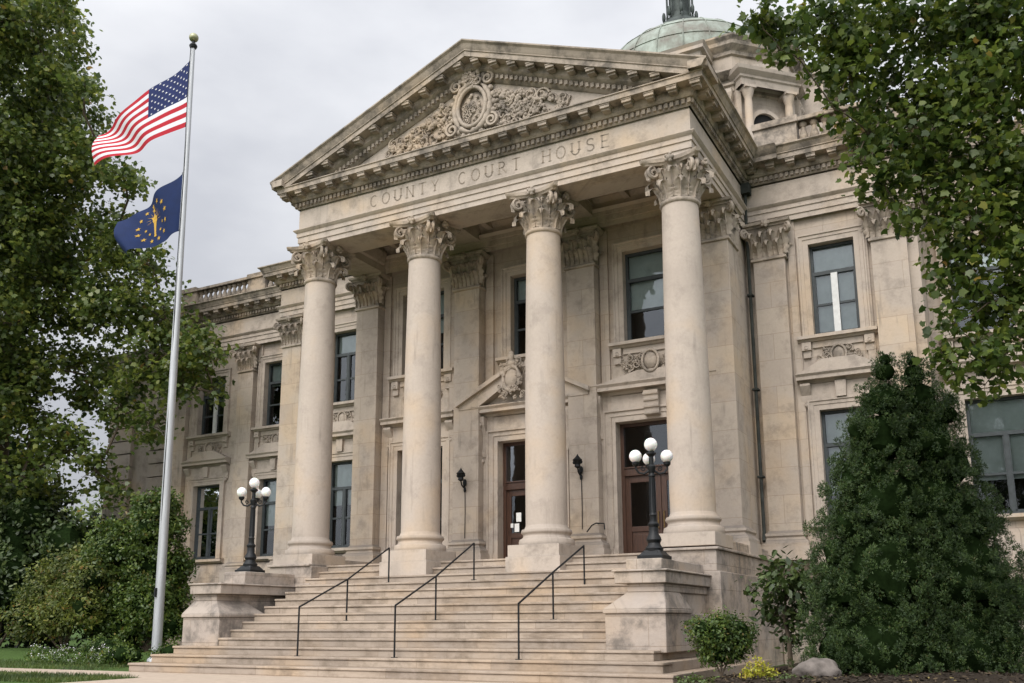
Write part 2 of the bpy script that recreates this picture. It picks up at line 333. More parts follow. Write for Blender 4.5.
# --- openings
PY = 2.8; BY = 4.65; WY = 6.45          # wall planes: portico back wall, centre block, wings
UP, LO = (8.0, 10.6), (2.95, 5.93)
port_doors = [(-1.06, .9, 2.0, 5.6), (2.62, 4.85, 2.0, 5.78)]
port_win = [(-.62, .62, 8.1, 10.6), (2.95, 4.5, 8.02, 10.66), (-4.5, -2.95, 8.02, 10.66), (-4.6, -2.95, 2.35, 5.65)]
blk_win = [(7.68, 8.88, *UP), (7.68, 8.88, *LO), (-8.88, -7.68, *UP), (-8.88, -7.68, *LO)]
wing_win = [(-13.67, -12.2, *UP), (-13.67, -12.2, *LO), (-17.2, -15.75, 7.98, 10.35), (-17.2, -15.75, 2.95, 5.9), (11.05, 12.5, *UP), (11.1, 12.85, 3.12, 6.2), (15.2, 16.65, *UP), (15.2, 16.65, *LO)]
base_win = [(-17.2, -15.75, .1, 1.35), (-13.67, -12.2, .1, 1.35)]
mb = MB(); wall(mb, -5.95, 5.95, G-.1, 12.4, PY, port_doors+port_win)
mb.build('portico_wall', 'wall_stone', CH)
for s in (-1, 1):
    mb = MB()
    a, b_ = (5.9, 10.45) if s > 0 else (-11.15, -5.9)
    wall(mb, a, b_, G-.1, 13.4, BY, [h for h in blk_win if h[0]*s > 0])
    xo = 10.45 if s > 0 else -11.15
    mb.add([(xo, BY, G-.1), (xo, WY, G-.1), (xo, WY, 13.4), (xo, BY, 13.4)], [(0, 1, 2, 3)])
    mb.box(*sorted((s*5.0, s*5.95)), PY+.01, 4.7, G, 11.4)
    mb.build('central_block_wall', 'wall_stone', CH)
mb = MB(); wall(mb, 10.45, 22, G-.1, 13.4, WY, [h for h in wing_win if h[0] > 0])
mb.add([(22, WY, G-.1), (22, 25, G-.1), (22, 25, 13.4), (22, WY, 13.4)], [(0, 1, 2, 3)]); mb.build('wing_wall', 'wall_stone', CH); mb = MB()
wall(mb, -18.9, -11.15, G-.1, 13.4, WY, [h for h in wing_win if h[0] < 0]+base_win)
for xo, y0 in ((-18.9, 9.0),): mb.add([(xo, WY, G-.1), (xo, y0+5, G-.1), (xo, y0+5, 13.4), (xo, WY, 13.4)], [(0, 1, 2, 3)])
mb.build('wing_wall', 'wall_stone', CH)
# far left pavilion with rusticated courses
mb = MB(); mb.box(-25.6, -18.95, 9.04, 24, G-.1, 12.6)
z = -.4
while z < 12.2:
    for a, b_ in ((-25.7, -24.1), (-22.9, -21.4), (-20.2, -18.95)): mb.box(a, b_, 8.86, 9.06, z, z+.56)
    z += .62
mb.build('pavilion_wall', 'trim_stone', CH)
mb = MB(); mb.sweep([(-25.7, 24), (-25.7, 8.9), (-18.95, 8.9)], [(0, 12.2), (.1, 12.3), (.1, 12.45), (.5, 12.6), (.5, 12.8), (.62, 13), (-.3, 13.02), (-.3, 12.2)]).build('pavilion_cornice', 'cornice_stone', CH)

# --- classical orders
def base_prof(r, z): return [(r*1.34, z), (r*1.36, z+.03), (r*1.37, z+.09), (r*1.34, z+.15), (r*1.24, z+.17), (r*1.17, z+.2), (r*1.15, z+.25), (r*1.18, z+.28), (r*1.24, z+.3), (r*1.26, z+.345), (r*1.22, z+.39), (r*1.1, z+.4), (r*1.08, z+.43), (r*1.02, z+.5)]
def leaf(mb, px_, py_, nx_, ny_, z0, h, wd, out, n=14):
    """acanthus leaf: rises from (px,py,z0) against the bell, curling outward along (nx,ny)"""
    tx, ty = -ny_, nx_; vs = []; prof = []
    for i in range(n+1):
        s = i/n
        if s < .72: o = out*.32*(s/.72)**2.2; z_ = h*.98*s/.72*.93
        else:
            a = (s-.72)/.28*PI*1.15; o = out*.32+out*.34*(1-math.cos(a)); z_ = h*.98*.93+out*.34*math.sin(a)
        lob = 1+.26*math.cos(s*PI*8); ww = wd*(.72+.35*math.sin(min(1, s*1.25)*PI*.62))*lob*(1 if s < .7 else 1-(s-.7)*3.1)
        prof.append((o, z_, ww))
    cols = [-1, -.55, -.12, 0, .12, .55, 1]
    for o, z_, ww in prof:
        for c in cols:
            curl = .03*(1-abs(c))-.045*abs(c)**2 + (.03 if c == 0 else 0) - (.02 if abs(c) == .12 else 0)
            vs.append((px_+nx_*(o+curl)+tx*c*ww/2, py_+ny_*(o+curl)+ty*c*ww/2, z0+z_))
    k = len(cols); fs = [(i*k+j, i*k+j+1, (i+1)*k+j+1, (i+1)*k+j) for i in range(n) for j in range(k-1)]
    mb.add(vs, fs)
def volute(mb, px_, py_, nx_, ny_, z, r, turns=1.6, th=.045, stem=None):
    pts = []
    if stem: pts.append(stem)
    for i in range(26):
        a = PI*.5-2*PI*turns*i/25; q = r*(1-.8*i/25)
        pts.append((px_+nx_*q*math.cos(a), py_+ny_*q*math.cos(a), z+q*math.sin(a)))
    mb.tube(pts, [th]*(len(pts)-8)+[th*(1-.05*i) for i in range(8)], 6)
def capital_mesh(cx_, cy_):
    mb = MB(); z = ZN
    mb.lathe(cx_, cy_, [(.44, z-.1), (.475, z-.08), (.49, z-.03), (.475, z+.01), (.43, z+.03), (.42, z+.3), (.43, z+.6), (.47, z+.78), (.56, z+.87)], 28)
    for k in range(8):
        a = k*PI/4+PI/8; leaf(mb, cx_+.43*math.cos(a), cy_+.43*math.sin(a), math.cos(a), math.sin(a), z+.02, .33, .33, .34)
        a = k*PI/4; leaf(mb, cx_+.43*math.cos(a), cy_+.43*math.sin(a), math.cos(a), math.sin(a), z+.05, .58, .33, .4)
    for k in range(4):
        a = PI/4+k*PI/2; nx_, ny_ = math.cos(a), math.sin(a)
        leaf(mb, cx_+.44*nx_, cy_+.44*ny_, nx_, ny_, z+.42, .28, .24, .38)
        for d in (-.05, .05):
            volute(mb, cx_+.70*nx_-ny_*d*1.2, cy_+.70*ny_+nx_*d*1.2, nx_, ny_, z+.70, .155, 1.5, .045, (cx_+.44*nx_, cy_+.44*ny_, z+.5))
        b_ = k*PI/2; nx2, ny2 = math.cos(b_), math.sin(b_)
        for sg in (-1, 1):
            volute(mb, cx_+.5*nx2-ny2*sg*.09, cy_+.5*ny2+nx2*sg*.09, -ny2*sg*-1, nx2*sg*-1, z+.74, .075, 1.3, .028, (cx_+.44*nx2-ny2*sg*.2, cy_+.44*ny2+nx2*sg*.2, z+.48))
            leaf(mb, cx_+.45*math.cos(b_+sg*.42), cy_+.45*math.sin(b_+sg*.42), math.cos(b_+sg*.42), math.sin(b_+sg*.42), z+.45, .24, .2, .26)
        mb.ball((cx_+.66*nx2, cy_+.66*ny2, z+.93), .105, 8, (1, 1, 1))
        for q in range(5): mb.ball((cx_+.7*nx2-ny2*.085*math.cos(q*1.257), cy_+.7*ny2+nx2*.085*math.cos(q*1.257), z+.93+.085*math.sin(q*1.257)), .05, 6)
    # concave abacus
    ring = []; 
    for k in range(4):
        a = k*PI/2
        for t_ in np.linspace(-1, 1, 13):
            d = .74-.19*(1-t_*t_); u = t_*.67
            ring.append((d*math.cos(a)-u*math.sin(a), d*math.sin(a)+u*math.cos(a)))
    zs = [(z+.86, .9), (z+.91, .94), (z+.925, 1.0), (z+1.012, 1.03)]; n = len(ring); vs = []
    for zz, q in zs: vs += [(cx_+x*q, cy_+y*q, zz) for x, y in ring]
    mb.add(vs, [(j*n+i, j*n+(i+1) % n, (j+1)*n+(i+1) % n, (j+1)*n+i) for j in range(3) for i in range(n)]+[tuple(range(n)), tuple(range(3*n, 4*n))])
    return mb
cap0 = None
for i, x in enumerate(CX):
    zb = ZB[i]; sh = MB(); pr = []
    for k in range(15):
        s = k/14; r = .515-.075*max(0, (s-.18)/.82)**1.5; pr.append((r, zb+.47+(ZN-.1-zb-.47)*s))
    sh.lathe(x, 0, pr, 44)
    c = sh.build('column', 'shaft_stone', CH, ang=60)
    bs = MB(); bs.lathe(x, 0, base_prof(.5, zb), 44); bs.build('base', 'shaft_stone', c, ang=50)
    cp = capital_mesh(x, 0).build('capital', 'carved_stone', c, ang=50)
    pl = MB()
    if i in (1, 2): pl.box(x-.68, x+.68, -.76, .7, 1.2, zb); pl.box(x-.72, x+.72, -.8, .7, 1.1, 1.98)
    pl.v and pl.build('plinth', 'trim_stone', c, bevel=.012)
    if i in (0, 3):
        s = 1 if i == 3 else -1
        X = lambda a: a*s
        def bx(mb, a, b_, *r): mb.box(*sorted((a*s, b_*s)), *r)
        pl = MB(); bx(pl, 4.86, 6.24, -.72, .72, zb-.3, zb)
        pl.build('plinth', 'trim_stone', c, bevel=.012)
        pl = MB(); bx(pl, 4.8, 6.27, -.8, BY-.02, 1.5, 1.96); bx(pl, 4.84, 6.33, -.86, BY-.02, 1.96, 2.02); bx(pl, 4.86, 6.21, .73, BY-.02, 2.02, zb-.1); bx(pl, 4.78, 6.36, -.88, BY-.02, G-.1, 1.498)
        pl.build('corner_pier', 'pier_stone', CH, bevel=.015)

def pilaster(x0, x1, yf, yw, capital=True, sides=(1, 1), side_d=None, z0=2.35, nm='pilaster'):
    """face at yf, wall at yw"""
    mb = MB(); mb.box(x0, x1, yf, yw+.02, z0+.4, ZN-.02)
    o = mb.build(nm, 'wall_stone', CH, bevel=.01)
    b_ = MB(); pth = [(x0, yw), (x0, yf), (x1, yf), (x1, yw)]
    b_.sweep(pth, [(.16, z0), (.17, z0+.08), (.13, z0+.15), (.08, z0+.18), (.06, z0+.24), (.1, z0+.28), (.1, z0+.34), (.03, z0+.38), (0, z0+.42), (-.1, z0+.42), (-.1, z0)])
    b_.sweep(pth, [(.2, z0-.36), (.2, z0-.002), (-.1, z0-.002), (-.1, z0-.36)])
    b_.build('base', 'trim_stone', o)
    if not capital: return o
    c = MB(); z = ZN; w_ = x1-x0; m_ = (x0+x1)/2
    c.sweep(pth, [(0, z-.1), (.05, z-.08), (.06, z-.03), (.04, z), (.0, z+.02), (0, z+.5), (.04, z+.75), (.1, z+.86), (-.1, z+.86), (-.1, z-.1)])
    c.sweep(pth, [(.13, z+.86), (.16, z+.92), (.2, z+.93), (.22, z+1.0), (-.1, z+1.0), (-.1, z+.86)])
    for k in range(3): leaf(c, x0+w_*(k+.5)/3, yf+.01, 0, -1, z+.02, .33, w_/3*1.1, .32)
    for k in range(4): leaf(c, x0+w_*k/3, yf+.01, 0, -1, z+.05, .56, w_/3*1.0, .38)
    for sg, xe in ((-1, x0), (1, x1)):
        if not sides[(sg+1)//2]: continue
        dd = yw-yf
        if dd > .15:
            leaf(c, xe, yf+dd*.5, sg, 0, z+.02, .33, min(.3, dd), .18)
            if dd > .6: leaf(c, xe, yf+dd*.2, sg, 0, z+.05, .56, .3, .24); leaf(c, xe, yf+dd*.8, sg, 0, z+.05, .56, .3, .24)
        q = .7071
        for d in (-.05, .05): volute(c, xe+sg*.15, yf-.15+d, sg*q, -q, z+.71, .13, 1.5, .042, (xe-sg*.12, yf-.03, z+.45))
        leaf(c, xe-sg*.02, yf, sg*q, -q, z+.4, .32, .22, .22)
    for sg in (-1, 1): volute(c, m_+sg*.09, yf-.08, -sg, 0, z+.72, .075, 1.3, .03, (m_+sg*.22, yf-.03, z+.46))
    c.ball((m_, yf-.2, z+.93), .1, 8)
    for q in range(5): c.ball((m_+.08*math.cos(q*1.257), yf-.22, z+.93+.08*math.sin(q*1.257)), .05, 6)
    c.build('capital', 'carved_stone', o, ang=50)
    return o
pilaster(-6.05, -5.2, 2.4, 3.35, True, (1, 1)); pilaster(5.2, 6.05, 2.4, 3.35, True, (1, 1))
for x in (-1.93, 1.8): pilaster(x-.43, x+.43, 2.4, PY)
pilaster(6.22, 7.08, 4.4, BY); pilaster(-7.08, -6.22, 4.4, BY); pilaster(9.32, 10.2, 4.4, BY); pilaster(-10.95, -10.1, 4.4, BY)
for x0 in (-14.88, -18.5, 13.3, 17.2): pilaster(x0, x0+.8, 6.2, WY)
# piers behind pilasters (plain half-pilaster strips beside them)
mb = MB()
for x in (-5.05, -2.6, -1.3, 1.15, 2.4, 4.95):
    mb.box(x-.12, x+.12, PY-.09, PY+.01, 2.4, 11.36)
for x in (7.25, 9.12, -7.25, -9.9): mb.box(x-.1, x+.1, BY-.07, BY+.01, 2.7, 11.36)
for x in (-15.1, -13.9, -11.35, -17.55): mb.box(x-.1, x+.1, WY-.07, WY+.01, 2.7, 11.36)
mb.build('wall_strip', 'wall_stone', CH)
# water table / plinth courses on the block and wings
for pth in ([(-18.9, WY+3), (-18.9, WY), (-11.15, WY), (-11.15, BY), (-6.4, BY)], [(6.4, BY), (10.45, BY), (10.45, WY), (22, WY)]):
    mb = MB(); mb.sweep(pth, [(.0, 2.75), (.05, 2.72), (.08, 2.62), (.08, 2.02), (.14, 1.98), (.16, 1.86), (.12, 1.8), (.12, G-.1), (-.05, G-.1), (-.05, 2.75)])
    mb.build('base_course', 'pier_stone', CH)

# --- entablature
PROF = [(0, ZA), (0, ZA+.15), (.03, ZA+.155), (.03, ZA+.33), (.06, ZA+.335), (.06, ZAT-.08), (.1, ZAT-.05), (.14, ZAT), (.14, ZAT+.02), (.015, ZAT+.05), (.015, ZFT-.06), (.05, ZFT-.02), (.08, ZFT+.02),
        (.08, ZFT+.16), (.16, ZFT+.18), (.2, ZFT+.24), (.2, ZFT+.4), (.5, ZFT+.405), (.5, ZFT+.54), (.53, ZFT+.55), (.53, ZFT+.575)]
SIMA = [(.53, ZFT+.575), (.56, ZFT+.62), (.6, ZFT+.7), (.66, ZFT+.74), (.66, ZFT+.775)]
def blocks(mb, p0, p1, nrm, z0, z1, o0, o1, wd, sp_, inset=0, zf=None):
    d = Vector(p1)-Vector(p0); Ln = d.length; d.normalize(); n = max(1, round((Ln-2*inset)/sp_)); st = (Ln-2*inset)/n
    for i in range(n+1):
        c = Vector(p0)+d*(inset+st*i); q = []
        for o in (o0, o1):
            for s in (-1, 1): q.append(c+Vector(nrm)*o+d*s*wd/2)
        dz = zf(c.x) if zf else 0
        vs = [(a.x, a.y, z0+dz) for a in q]+[(a.x, a.y, z1+dz) for a in q]
        mb.add(vs, [(0, 1, 3, 2), (4, 6, 7, 5), (0, 4, 5, 1), (2, 3, 7, 6), (0, 2, 6, 4), (1, 5, 7, 3)])
def modillions(mb, p0, p1, nrm, inset=0, zf=None, sp_=.58):
    blocks(mb, p0, p1, nrm, ZFT+.255, ZFT+.4, .19, .40, .2, sp_, inset, zf)
    blocks(mb, p0, p1, nrm, ZFT+.30, ZFT+.4, .40, .46, .24, sp_, inset, zf)
    blocks(mb, p0, p1, nrm, ZFT+.37, ZFT+.4, .19, .475, .27, sp_, inset, zf)
def dentils(mb, p0, p1, nrm, inset=0, zf=None): blocks(mb, p0, p1, nrm, ZFT+.04, ZFT+.155, .07, .145, .085, .145, inset, zf)
# portico: front + sides
mb = MB(); YB = BY-.12
pth = [(-CF, YB), (-CF, -RA), (CF, -RA), (CF, YB)]
en = MB(); en.sweep(pth, PROF[:11]+[(-.3, ZFT-.06), (-.3, ZA)])
en.box(-CF+.004, CF-.004, -RA+.004, .6, ZA+.004, ZFT); 
for s in (-1, 1): en.box(*sorted((s*(CF-.004), s*(CF-1.05))), .6, YB, ZA+.004, ZFT)
for s in (-1, 1):  # inner fascia mouldings of the beams
    pass
ent = en.build('entablature', 'trim_stone', CH, ang=25)
co = MB(); co.sweep(pth, PROF[11:]+[(-.3, ZFT+.575), (-.3, ZFT-.02)], caps=True)
dentils(co, (-CF, -RA), (CF, -RA), (0, -1), -.05); modillions(co, (-CF-.3, -RA), (CF+.3, -RA), (0, -1), 0)
for s in (-1, 1):
    dentils(co, (s*CF, -RA), (s*CF, YB), (s, 0), -.05); modillions(co, (s*CF, -RA+.2), (s*CF, YB-.2), (s, 0), 0)
# side gutters (sima) returning along the flanks
for s in (-1, 1):
    q = [(s*CF, -RA-.655), (s*CF, YB)]
    co.sweep(q, SIMA+[(.2, ZFT+.775), (.2, ZFT+.575)], sign=s)
co.build('cornice', 'cornice_stone', ent, ang=25)
# pediment
ZAP = 16.0; XE = CF+.66; SL = (ZAP-(ZFT+.775))/XE
TOP = lambda x: ZAP-SL*abs(x)
ped = MB(); ped.add([(-XE+.9, -.42, ZFT+.5), (XE-.9, -.42, ZFT+.5), (XE-.9, -.42, TOP(XE-.9)-.3), (0, -.42, ZAP-.3), (-XE+.9, -.42, TOP(XE-.9)-.3)], [(0, 1, 2, 3, 4)])
pdm = ped.build('pediment', 'trim_stone', CH)
rk = MB()   # raking cornice: vertical-sheared profile; o outward from the wall plane y=-RA
RP = [(.66, 0), (.66, -.04), (.6, -.09), (.56, -.2), (.53, -.25), (.53, -.275), (.5, -.28), (.5, -.43), (.2, -.435), (.2, -.6), (.16, -.64), (.08, -.68), (.08, -.82), (.04, -.86), (-.02, -.9), (-.3, -.9), (-.3, 0)]
vs = []; xs = sorted({*np.linspace(-XE, XE, 81).tolist(), 0.0, -XE, XE})
for x in xs: vs += [(x, -RA-o, max(TOP(x)+z, ZFT+.577)) for o, z in RP]
k = len(RP); rk.add(vs, [(i*k+a, i*k+(a+1) % k, (i+1)*k+(a+1) % k, (i+1)*k+a) for i in range(len(xs)-1) for a in range(k)]+[tuple(range(k)), tuple(range((len(xs)-1)*k, len(xs)*k))])
sh_ = lambda off: (lambda x: TOP(x)+off)
for s in (-1, 1):
    a, b_ = (s*.28, -RA), (s*5.35, -RA)
    st = len(rk.v); modillions(rk, a, b_, (0, -1), 0, lambda x: TOP(x)-.83-ZFT, .56)
    dentils(rk, (s*.08, -RA), (s*4.9, -RA), (0, -1), 0, lambda x: TOP(x)-.86-ZFT)
rk.build('raking_cornice', 'cornice_stone', pdm, ang=25)
# clip below horizontal cornice is hidden by it; gable roof behind
rf = MB(); rf.add([(-XE+.1, -.3, TOP(XE)-.03), (0, -.3, ZAP-.03), (XE-.1, -.3, TOP(XE)-.03), (-XE+.1, 9, TOP(XE)-.03), (0, 9, ZAP-.03), (XE-.1, 9, TOP(XE)-.03)], [(0, 1, 4, 3), (1, 2, 5, 4), (0, 2, 1), (3, 4, 5)])
rf.build('portico_roof', 'slate_roof', CH)

# carved tympanum
def carving(mb, cx_, y, cz, w_, h_, seed, lim=None, n=40, ms=1):
    r2 = random.Random(seed)
    for i in range(n):
        x = cx_+r2.uniform(-w_, w_); z = cz+r2.uniform(-h_, h_)
        if lim and not lim(x, z): continue
        k_ = r2.random(); s = r2.uniform(.7, 1.2)*ms
        if k_ < .3:
            a0 = r2.uniform(0, 2*PI); sg = r2.choice((-1, 1)); pts = []
            for j in range(16):
                q = s*.17*(1-.75*j/15); a = a0+sg*j*.55; pts.append((x+q*math.cos(a), y-.03-.06*j/15*ms, z+q*math.sin(a)))
            mb.tube(pts, [.035*s]*12+[.03*s, .03*s, .035*s, .045*s], 6)
        elif k_ < .85:
            a = r2.uniform(0, 2*PI); d_ = r2.uniform(.6, 1.0)*s
            for j in range(5):
                b_ = a+(j-2)*.5; ln = (.16-.03*abs(j-2))*d_
                mb.ball((x+math.cos(b_)*ln*.7, y-.06*ms, z+math.sin(b_)*ln*.7), ln*.55, 6, (1.0 if abs(math.cos(b_)) > .6 else .55, .8, 1.0 if abs(math.sin(b_)) > .6 else .55))
            mb.ball((x, y-.1*ms, z), .05*s, 6)
        else: mb.ball((x, y-.05*ms, z), .085*s, 8, (1, .9, 1))
def ring(mb, cx_, y, cz, rx, rz, r, n=28, jig=0, seed=0):
    r2 = random.Random(seed); pts = [(cx_+rx*math.cos(2*PI*i/n), y, cz+rz*math.sin(2*PI*i/n)) for i in range(n+1)]
    mb.tube(pts, [r*(1+jig*r2.uniform(-1, 1)) for _ in pts], 8, False)
tm_ = MB(); ty = -.42; zc = 14.25
tymp = lambda x, z: z > ZFT+.72 and z < TOP(x)-1.1 and abs(x) < 2.9*(1-max(0, (z-13.5))*.2) and (abs(x)/.52)**2+((z-zc)/.66)**2 > 1
carving(tm_, 0, ty, 14.2, 3.2, 1.1, 5, tymp, 900, 1.05)
tm_.lathe(0, 0, [(0, 0), (.3, 0)], 4) if False else None
ring(tm_, 0, ty-.16, zc, .44, .58, .06, 30); ring(tm_, 0, ty-.13, zc, .56, .72, .07, 34, .5, 3)
st = len(tm_.v); tm_.ball((0, ty, zc), .42, 24, (1, .25, 1.32))
carving(tm_, 0, ty-.1, zc, .28, .4, 9, None, 44, .5)
carving(tm_, 0, ty-.14, zc+.86, .26, .2, 12, None, 26, .8)
for s in (-1, 1): volute(tm_, s*.5, ty-.16, s, 0, zc+.72, .18, 1.6, .05); volute(tm_, s*.62, ty-.16, s, 0, zc-.55, .2, 1.6, .055)
for k_ in range(22):  # rim leaves round the cartouche
    a = 2*PI*k_/22; tm_.ball((.66*math.cos(a), ty-.1, zc+.84*math.sin(a)), .09, 6, (1, .9, 1))
tm_.build('tympanum_carving', 'carved_stone', pdm, ang=60)

# inscription, Roman capitals drawn as strokes
LET = {'C': [('arc', .5, .5, .42, .5, 50, 310)], 'O': [('arc', .5, .5, .46, .5, 0, 360)], 'U': [((.12, 1), (.12, .35)), ('arc', .5, .35, .38, .35, 180, 360), ((.88, .35), (.88, 1))],
       'N': [((.12, 0), (.12, 1)), ((.12, 1), (.88, 0)), ((.88, 0), (.88, 1))], 'T': [((.5, 0), (.5, 1)), ((.06, 1), (.94, 1))], 'Y': [((.5, 0), (.5, .48)), ((.5, .48), (.08, 1)), ((.5, .48), (.92, 1))],
       'R': [((.15, 0), (.15, 1)), ('arc', .4, .75, .32, .25, -90, 90), ((.15, 1), (.4, 1)), ((.15, .5), (.4, .5)), ((.42, .5), (.92, 0))], 'H': [((.12, 0), (.12, 1)), ((.88, 0), (.88, 1)), ((.12, .52), (.88, .52))],
       'S': [('arc', .5, .75, .34, .25, 30, 270), ('arc', .5, .25, .36, .25, -150, 90)], 'E': [((.15, 0), (.15, 1)), ((.15, 1), (.85, 1)), ((.15, .52), (.7, .52)), ((.15, 0), (.85, 0))]}
tx = MB(); yv = -RA-.015; hgt = .33
def stroke(pts, wd):
    for a, b_ in zip(pts[:-1], pts[1:]):
        a = Vector(a); b_ = Vector(b_); d = (b_-a); 
        if d.length < 1e-6: continue
        d.normalize(); n_ = Vector((-d.y, d.x))*wd/2; a = a-d*wd*.15; b_ = b_+d*wd*.15
        tx.add([((a+n_).x, yv-.006, (a+n_).y), ((a-n_).x, yv-.006, (a-n_).y), ((b_-n_).x, yv-.006, (b_-n_).y), ((b_+n_).x, yv-.006, (b_+n_).y)], [(0, 1, 2, 3)])
words = 'COUNTY COURT HOUSE'; x = -3.42; adv = 7.14/17.3; ZT = 12.1
for ch in words:
    if ch == ' ': x += adv*1.15; continue
    lw = hgt*.82; tx = MB()
    for sg in LET[ch]:
        if sg[0] == 'arc':
            _, cx_, cz_, rx, rz, a0, a1 = sg; n = 14; pts = [(x+lw*(cx_+rx*math.cos(R_(a0+(a1-a0)*i/n))), ZT+hgt*(cz_+rz*math.sin(R_(a0+(a1-a0)*i/n)))) for i in range(n+1)]
            stroke(pts, .032)
        else:
            pts = [(x+lw*p_[0], ZT+hgt*p_[1]) for p_ in sg]; vert = abs(pts[0][0]-pts[1][0]) < .01; stroke(pts, .042 if vert else .026)
            if vert:
                for p_ in pts: stroke([(p_[0]-.045, p_[1]), (p_[0]+.045, p_[1])], .016)
    x += adv; tx.build('letter', 'engraving', ent, smooth=False)

# portico ceiling, coffer beams, inner entablature
mb = MB(); mb.box(-5.0, 5.0, .6, PY, 12.25, 12.32); mb.build('portico_ceiling', 'trim_stone', CH)
mb = MB()
for x in CX[1:3]: mb.box(x-.4, x+.4, .6, 2.42, 11.75, 12.25); 
for x in np.linspace(-4.4, 4.4, 9): mb.box(x-.09, x+.09, .6, 2.4, 12.05, 12.25)
mb.box(-5, 5, 1.4, 1.58, 12.04, 12.25)
mb.sweep([(-4.97, .6), (-4.97, 2.3)], [(0, 11.6), (.06, 11.65), (.12, 11.9), (.12, 12.0), (-.05, 12.0), (-.05, 11.6)])
mb.build('ceiling_beam', 'trim_stone', CH)
mb = MB(); mb.sweep([(-5.0, 2.44), (5.0, 2.44)], [(0, ZA), (0, ZA+.15), (.03, ZA+.155), (.03, ZA+.33), (.06, ZA+.335), (.06, ZAT-.08), (.14, ZAT), (.02, ZAT+.04), (.02, 12.1), (.18, 12.2), (.18, 12.249), (-.34, 12.249), (-.34, ZA)])
mb.build('inner_entablature', 'trim_stone', CH, ang=25)

# block + wing entablature & balustrades
YE = 4.5; YW2 = 6.24
for s, pth in ((1, [(6.1, YE), (10.5, YE), (10.5, YW2), (22, YW2)]), (-1, [(-18.95, YW2+4), (-18.95, YW2), (-11.2, YW2), (-11.2, YE), (-6.1, YE)])):
    mb = MB(); mb.sweep(pth, PROF[:11]+[(-.25, ZFT-.06), (-.25, ZA)])
    # ressaut over the inner pilaster
    e = mb.build('entablature', 'trim_stone', CH, ang=25)
    c = MB(); c.sweep(pth, PROF[11:]+SIMA[1:]+[(-.3, ZFT+.775), (-.3, ZFT-.02)])
    c.sweep([(s*6.1, YE), (s*7.15, YE)][::s], [(.5, ZFT+.407), (.62, ZFT+.41), (.62, ZFT+.54), (.66, ZFT+.58), (.74, ZFT+.72), (.78, ZFT+.78), (.3, ZFT+.785), (.3, ZFT+.407)])
    for a, b_ in zip(pth[:-1], pth[1:]):
        d = (Vector(b_)-Vector(a)).normalized(); nr = (d.y, -d.x); dentils(c, a, b_, nr, .05); modillions(c, a, b_, nr, .25)
    c.build('cornice', 'cornice_stone', e, ang=25)
def balustrade(x0, x1, y, pedestals, nm='balustrade'):
    z0 = ZFT+.78; mb = MB(); mb.box(x0, x1, y-.14, y+.14, z0, z0+.28); mb.sweep([(x0-.02, y), (x1+.02, y)], [(.2, z0+.98), (.22, z0+1.0), (.22, z0+1.1), (.16, z0+1.13), (-.16, z0+1.13), (-.22, z0+1.1), (-.22, z0+1.0), (-.2, z0+.98)])
    for a, b_ in pedestals: mb.box(a, b_, y-.2, y+.2, z0-.01, z0+.975); mb.box(a-.04, b_+.04, y-.27, y+.27, z0+.97, z0+1.16)
    o = mb.build(nm, 'cornice_stone', CH)
    ps = sorted(pedestals)
    for (a, b_), (c, d) in zip(ps[:-1], ps[1:]):
        n = max(1, int((c-b_)/.27))
        for i in range(n):
            xx = b_+(c-b_)*(i+.5)/n; q = MB(); q.lathe(xx, y, [(.09, z0+.28), (.09, z0+.33), (.05, z0+.36), (.06, z0+.42), (.1, z0+.52), (.095, z0+.6), (.05, z0+.78), (.045, z0+.84), (.075, z0+.88), (.09, z0+.93), (.09, z0+.98)], 10)
            q.xf(lambda a_, b_2, c_2: (xx+(a_-xx)*1.25, y+(b_2-y)*1.25, c_2)); q.build('baluster', 'cornice_stone', o)
balustrade(6.4, 10.3, 4.85, [(6.4, 7.6), (10.0, 10.3)]); balustrade(-9.4, -6.4, 4.85, [(-7.6, -6.4), (-9.4, -9.1)])
balustrade(-18.7, -11.4, 6.7, [(-18.7, -17.9), (-14.9, -14.0), (-11.6, -11.4)]); balustrade(10.8, 20, 6.7, [(10.8, 11.1), (13.3, 14.1), (17.2, 18)])
mb = MB(); mb.box(-18.6, 21.7, 7.2, 32, 12.9, 13.36); mb.box(-10.8, 10.2, 5.3, 7.19, 12.9, 13.36); mb.build('roof', 'slate_roof', CH)

# ---------------- windows
def framebars(mb, x0, x1, z0, z1, y, transom, mull, meet=True):
    t_ = .075
    for a in ((x0, x0+t_, z0, z1), (x1-t_, x1, z0, z1), (x0+t_, x1-t_, z0, z0+t_), (x0+t_, x1-t_, z1-t_, z1), (x0+t_, x1-t_, transom-.05, transom+.05)): mb.box(a[0], a[1], y-.05, y+.06, a[2], a[3])
    m_ = (x0+x1)/2; zm = z0+(transom-z0)*.5
    segs = [(x0+t_, m_-.05), (m_+.05, x1-t_)] if mull else [(x0+t_, x1-t_)]
    if mull: mb.box(m_-.05, m_+.05, y-.05, y+.06, z0+t_, transom-.05)
    for a, b_ in segs:
        mb.box(a, b_, y-.02, y+.04, zm-.03, zm+.03)
        for q in (a, b_-.03): mb.box(q, q+.03, y-.03, y+.04, z0+t_, transom-.05)
        mb.box(a, b_, y-.03, y+.04, z0+t_, z0+t_+.04)
    return segs
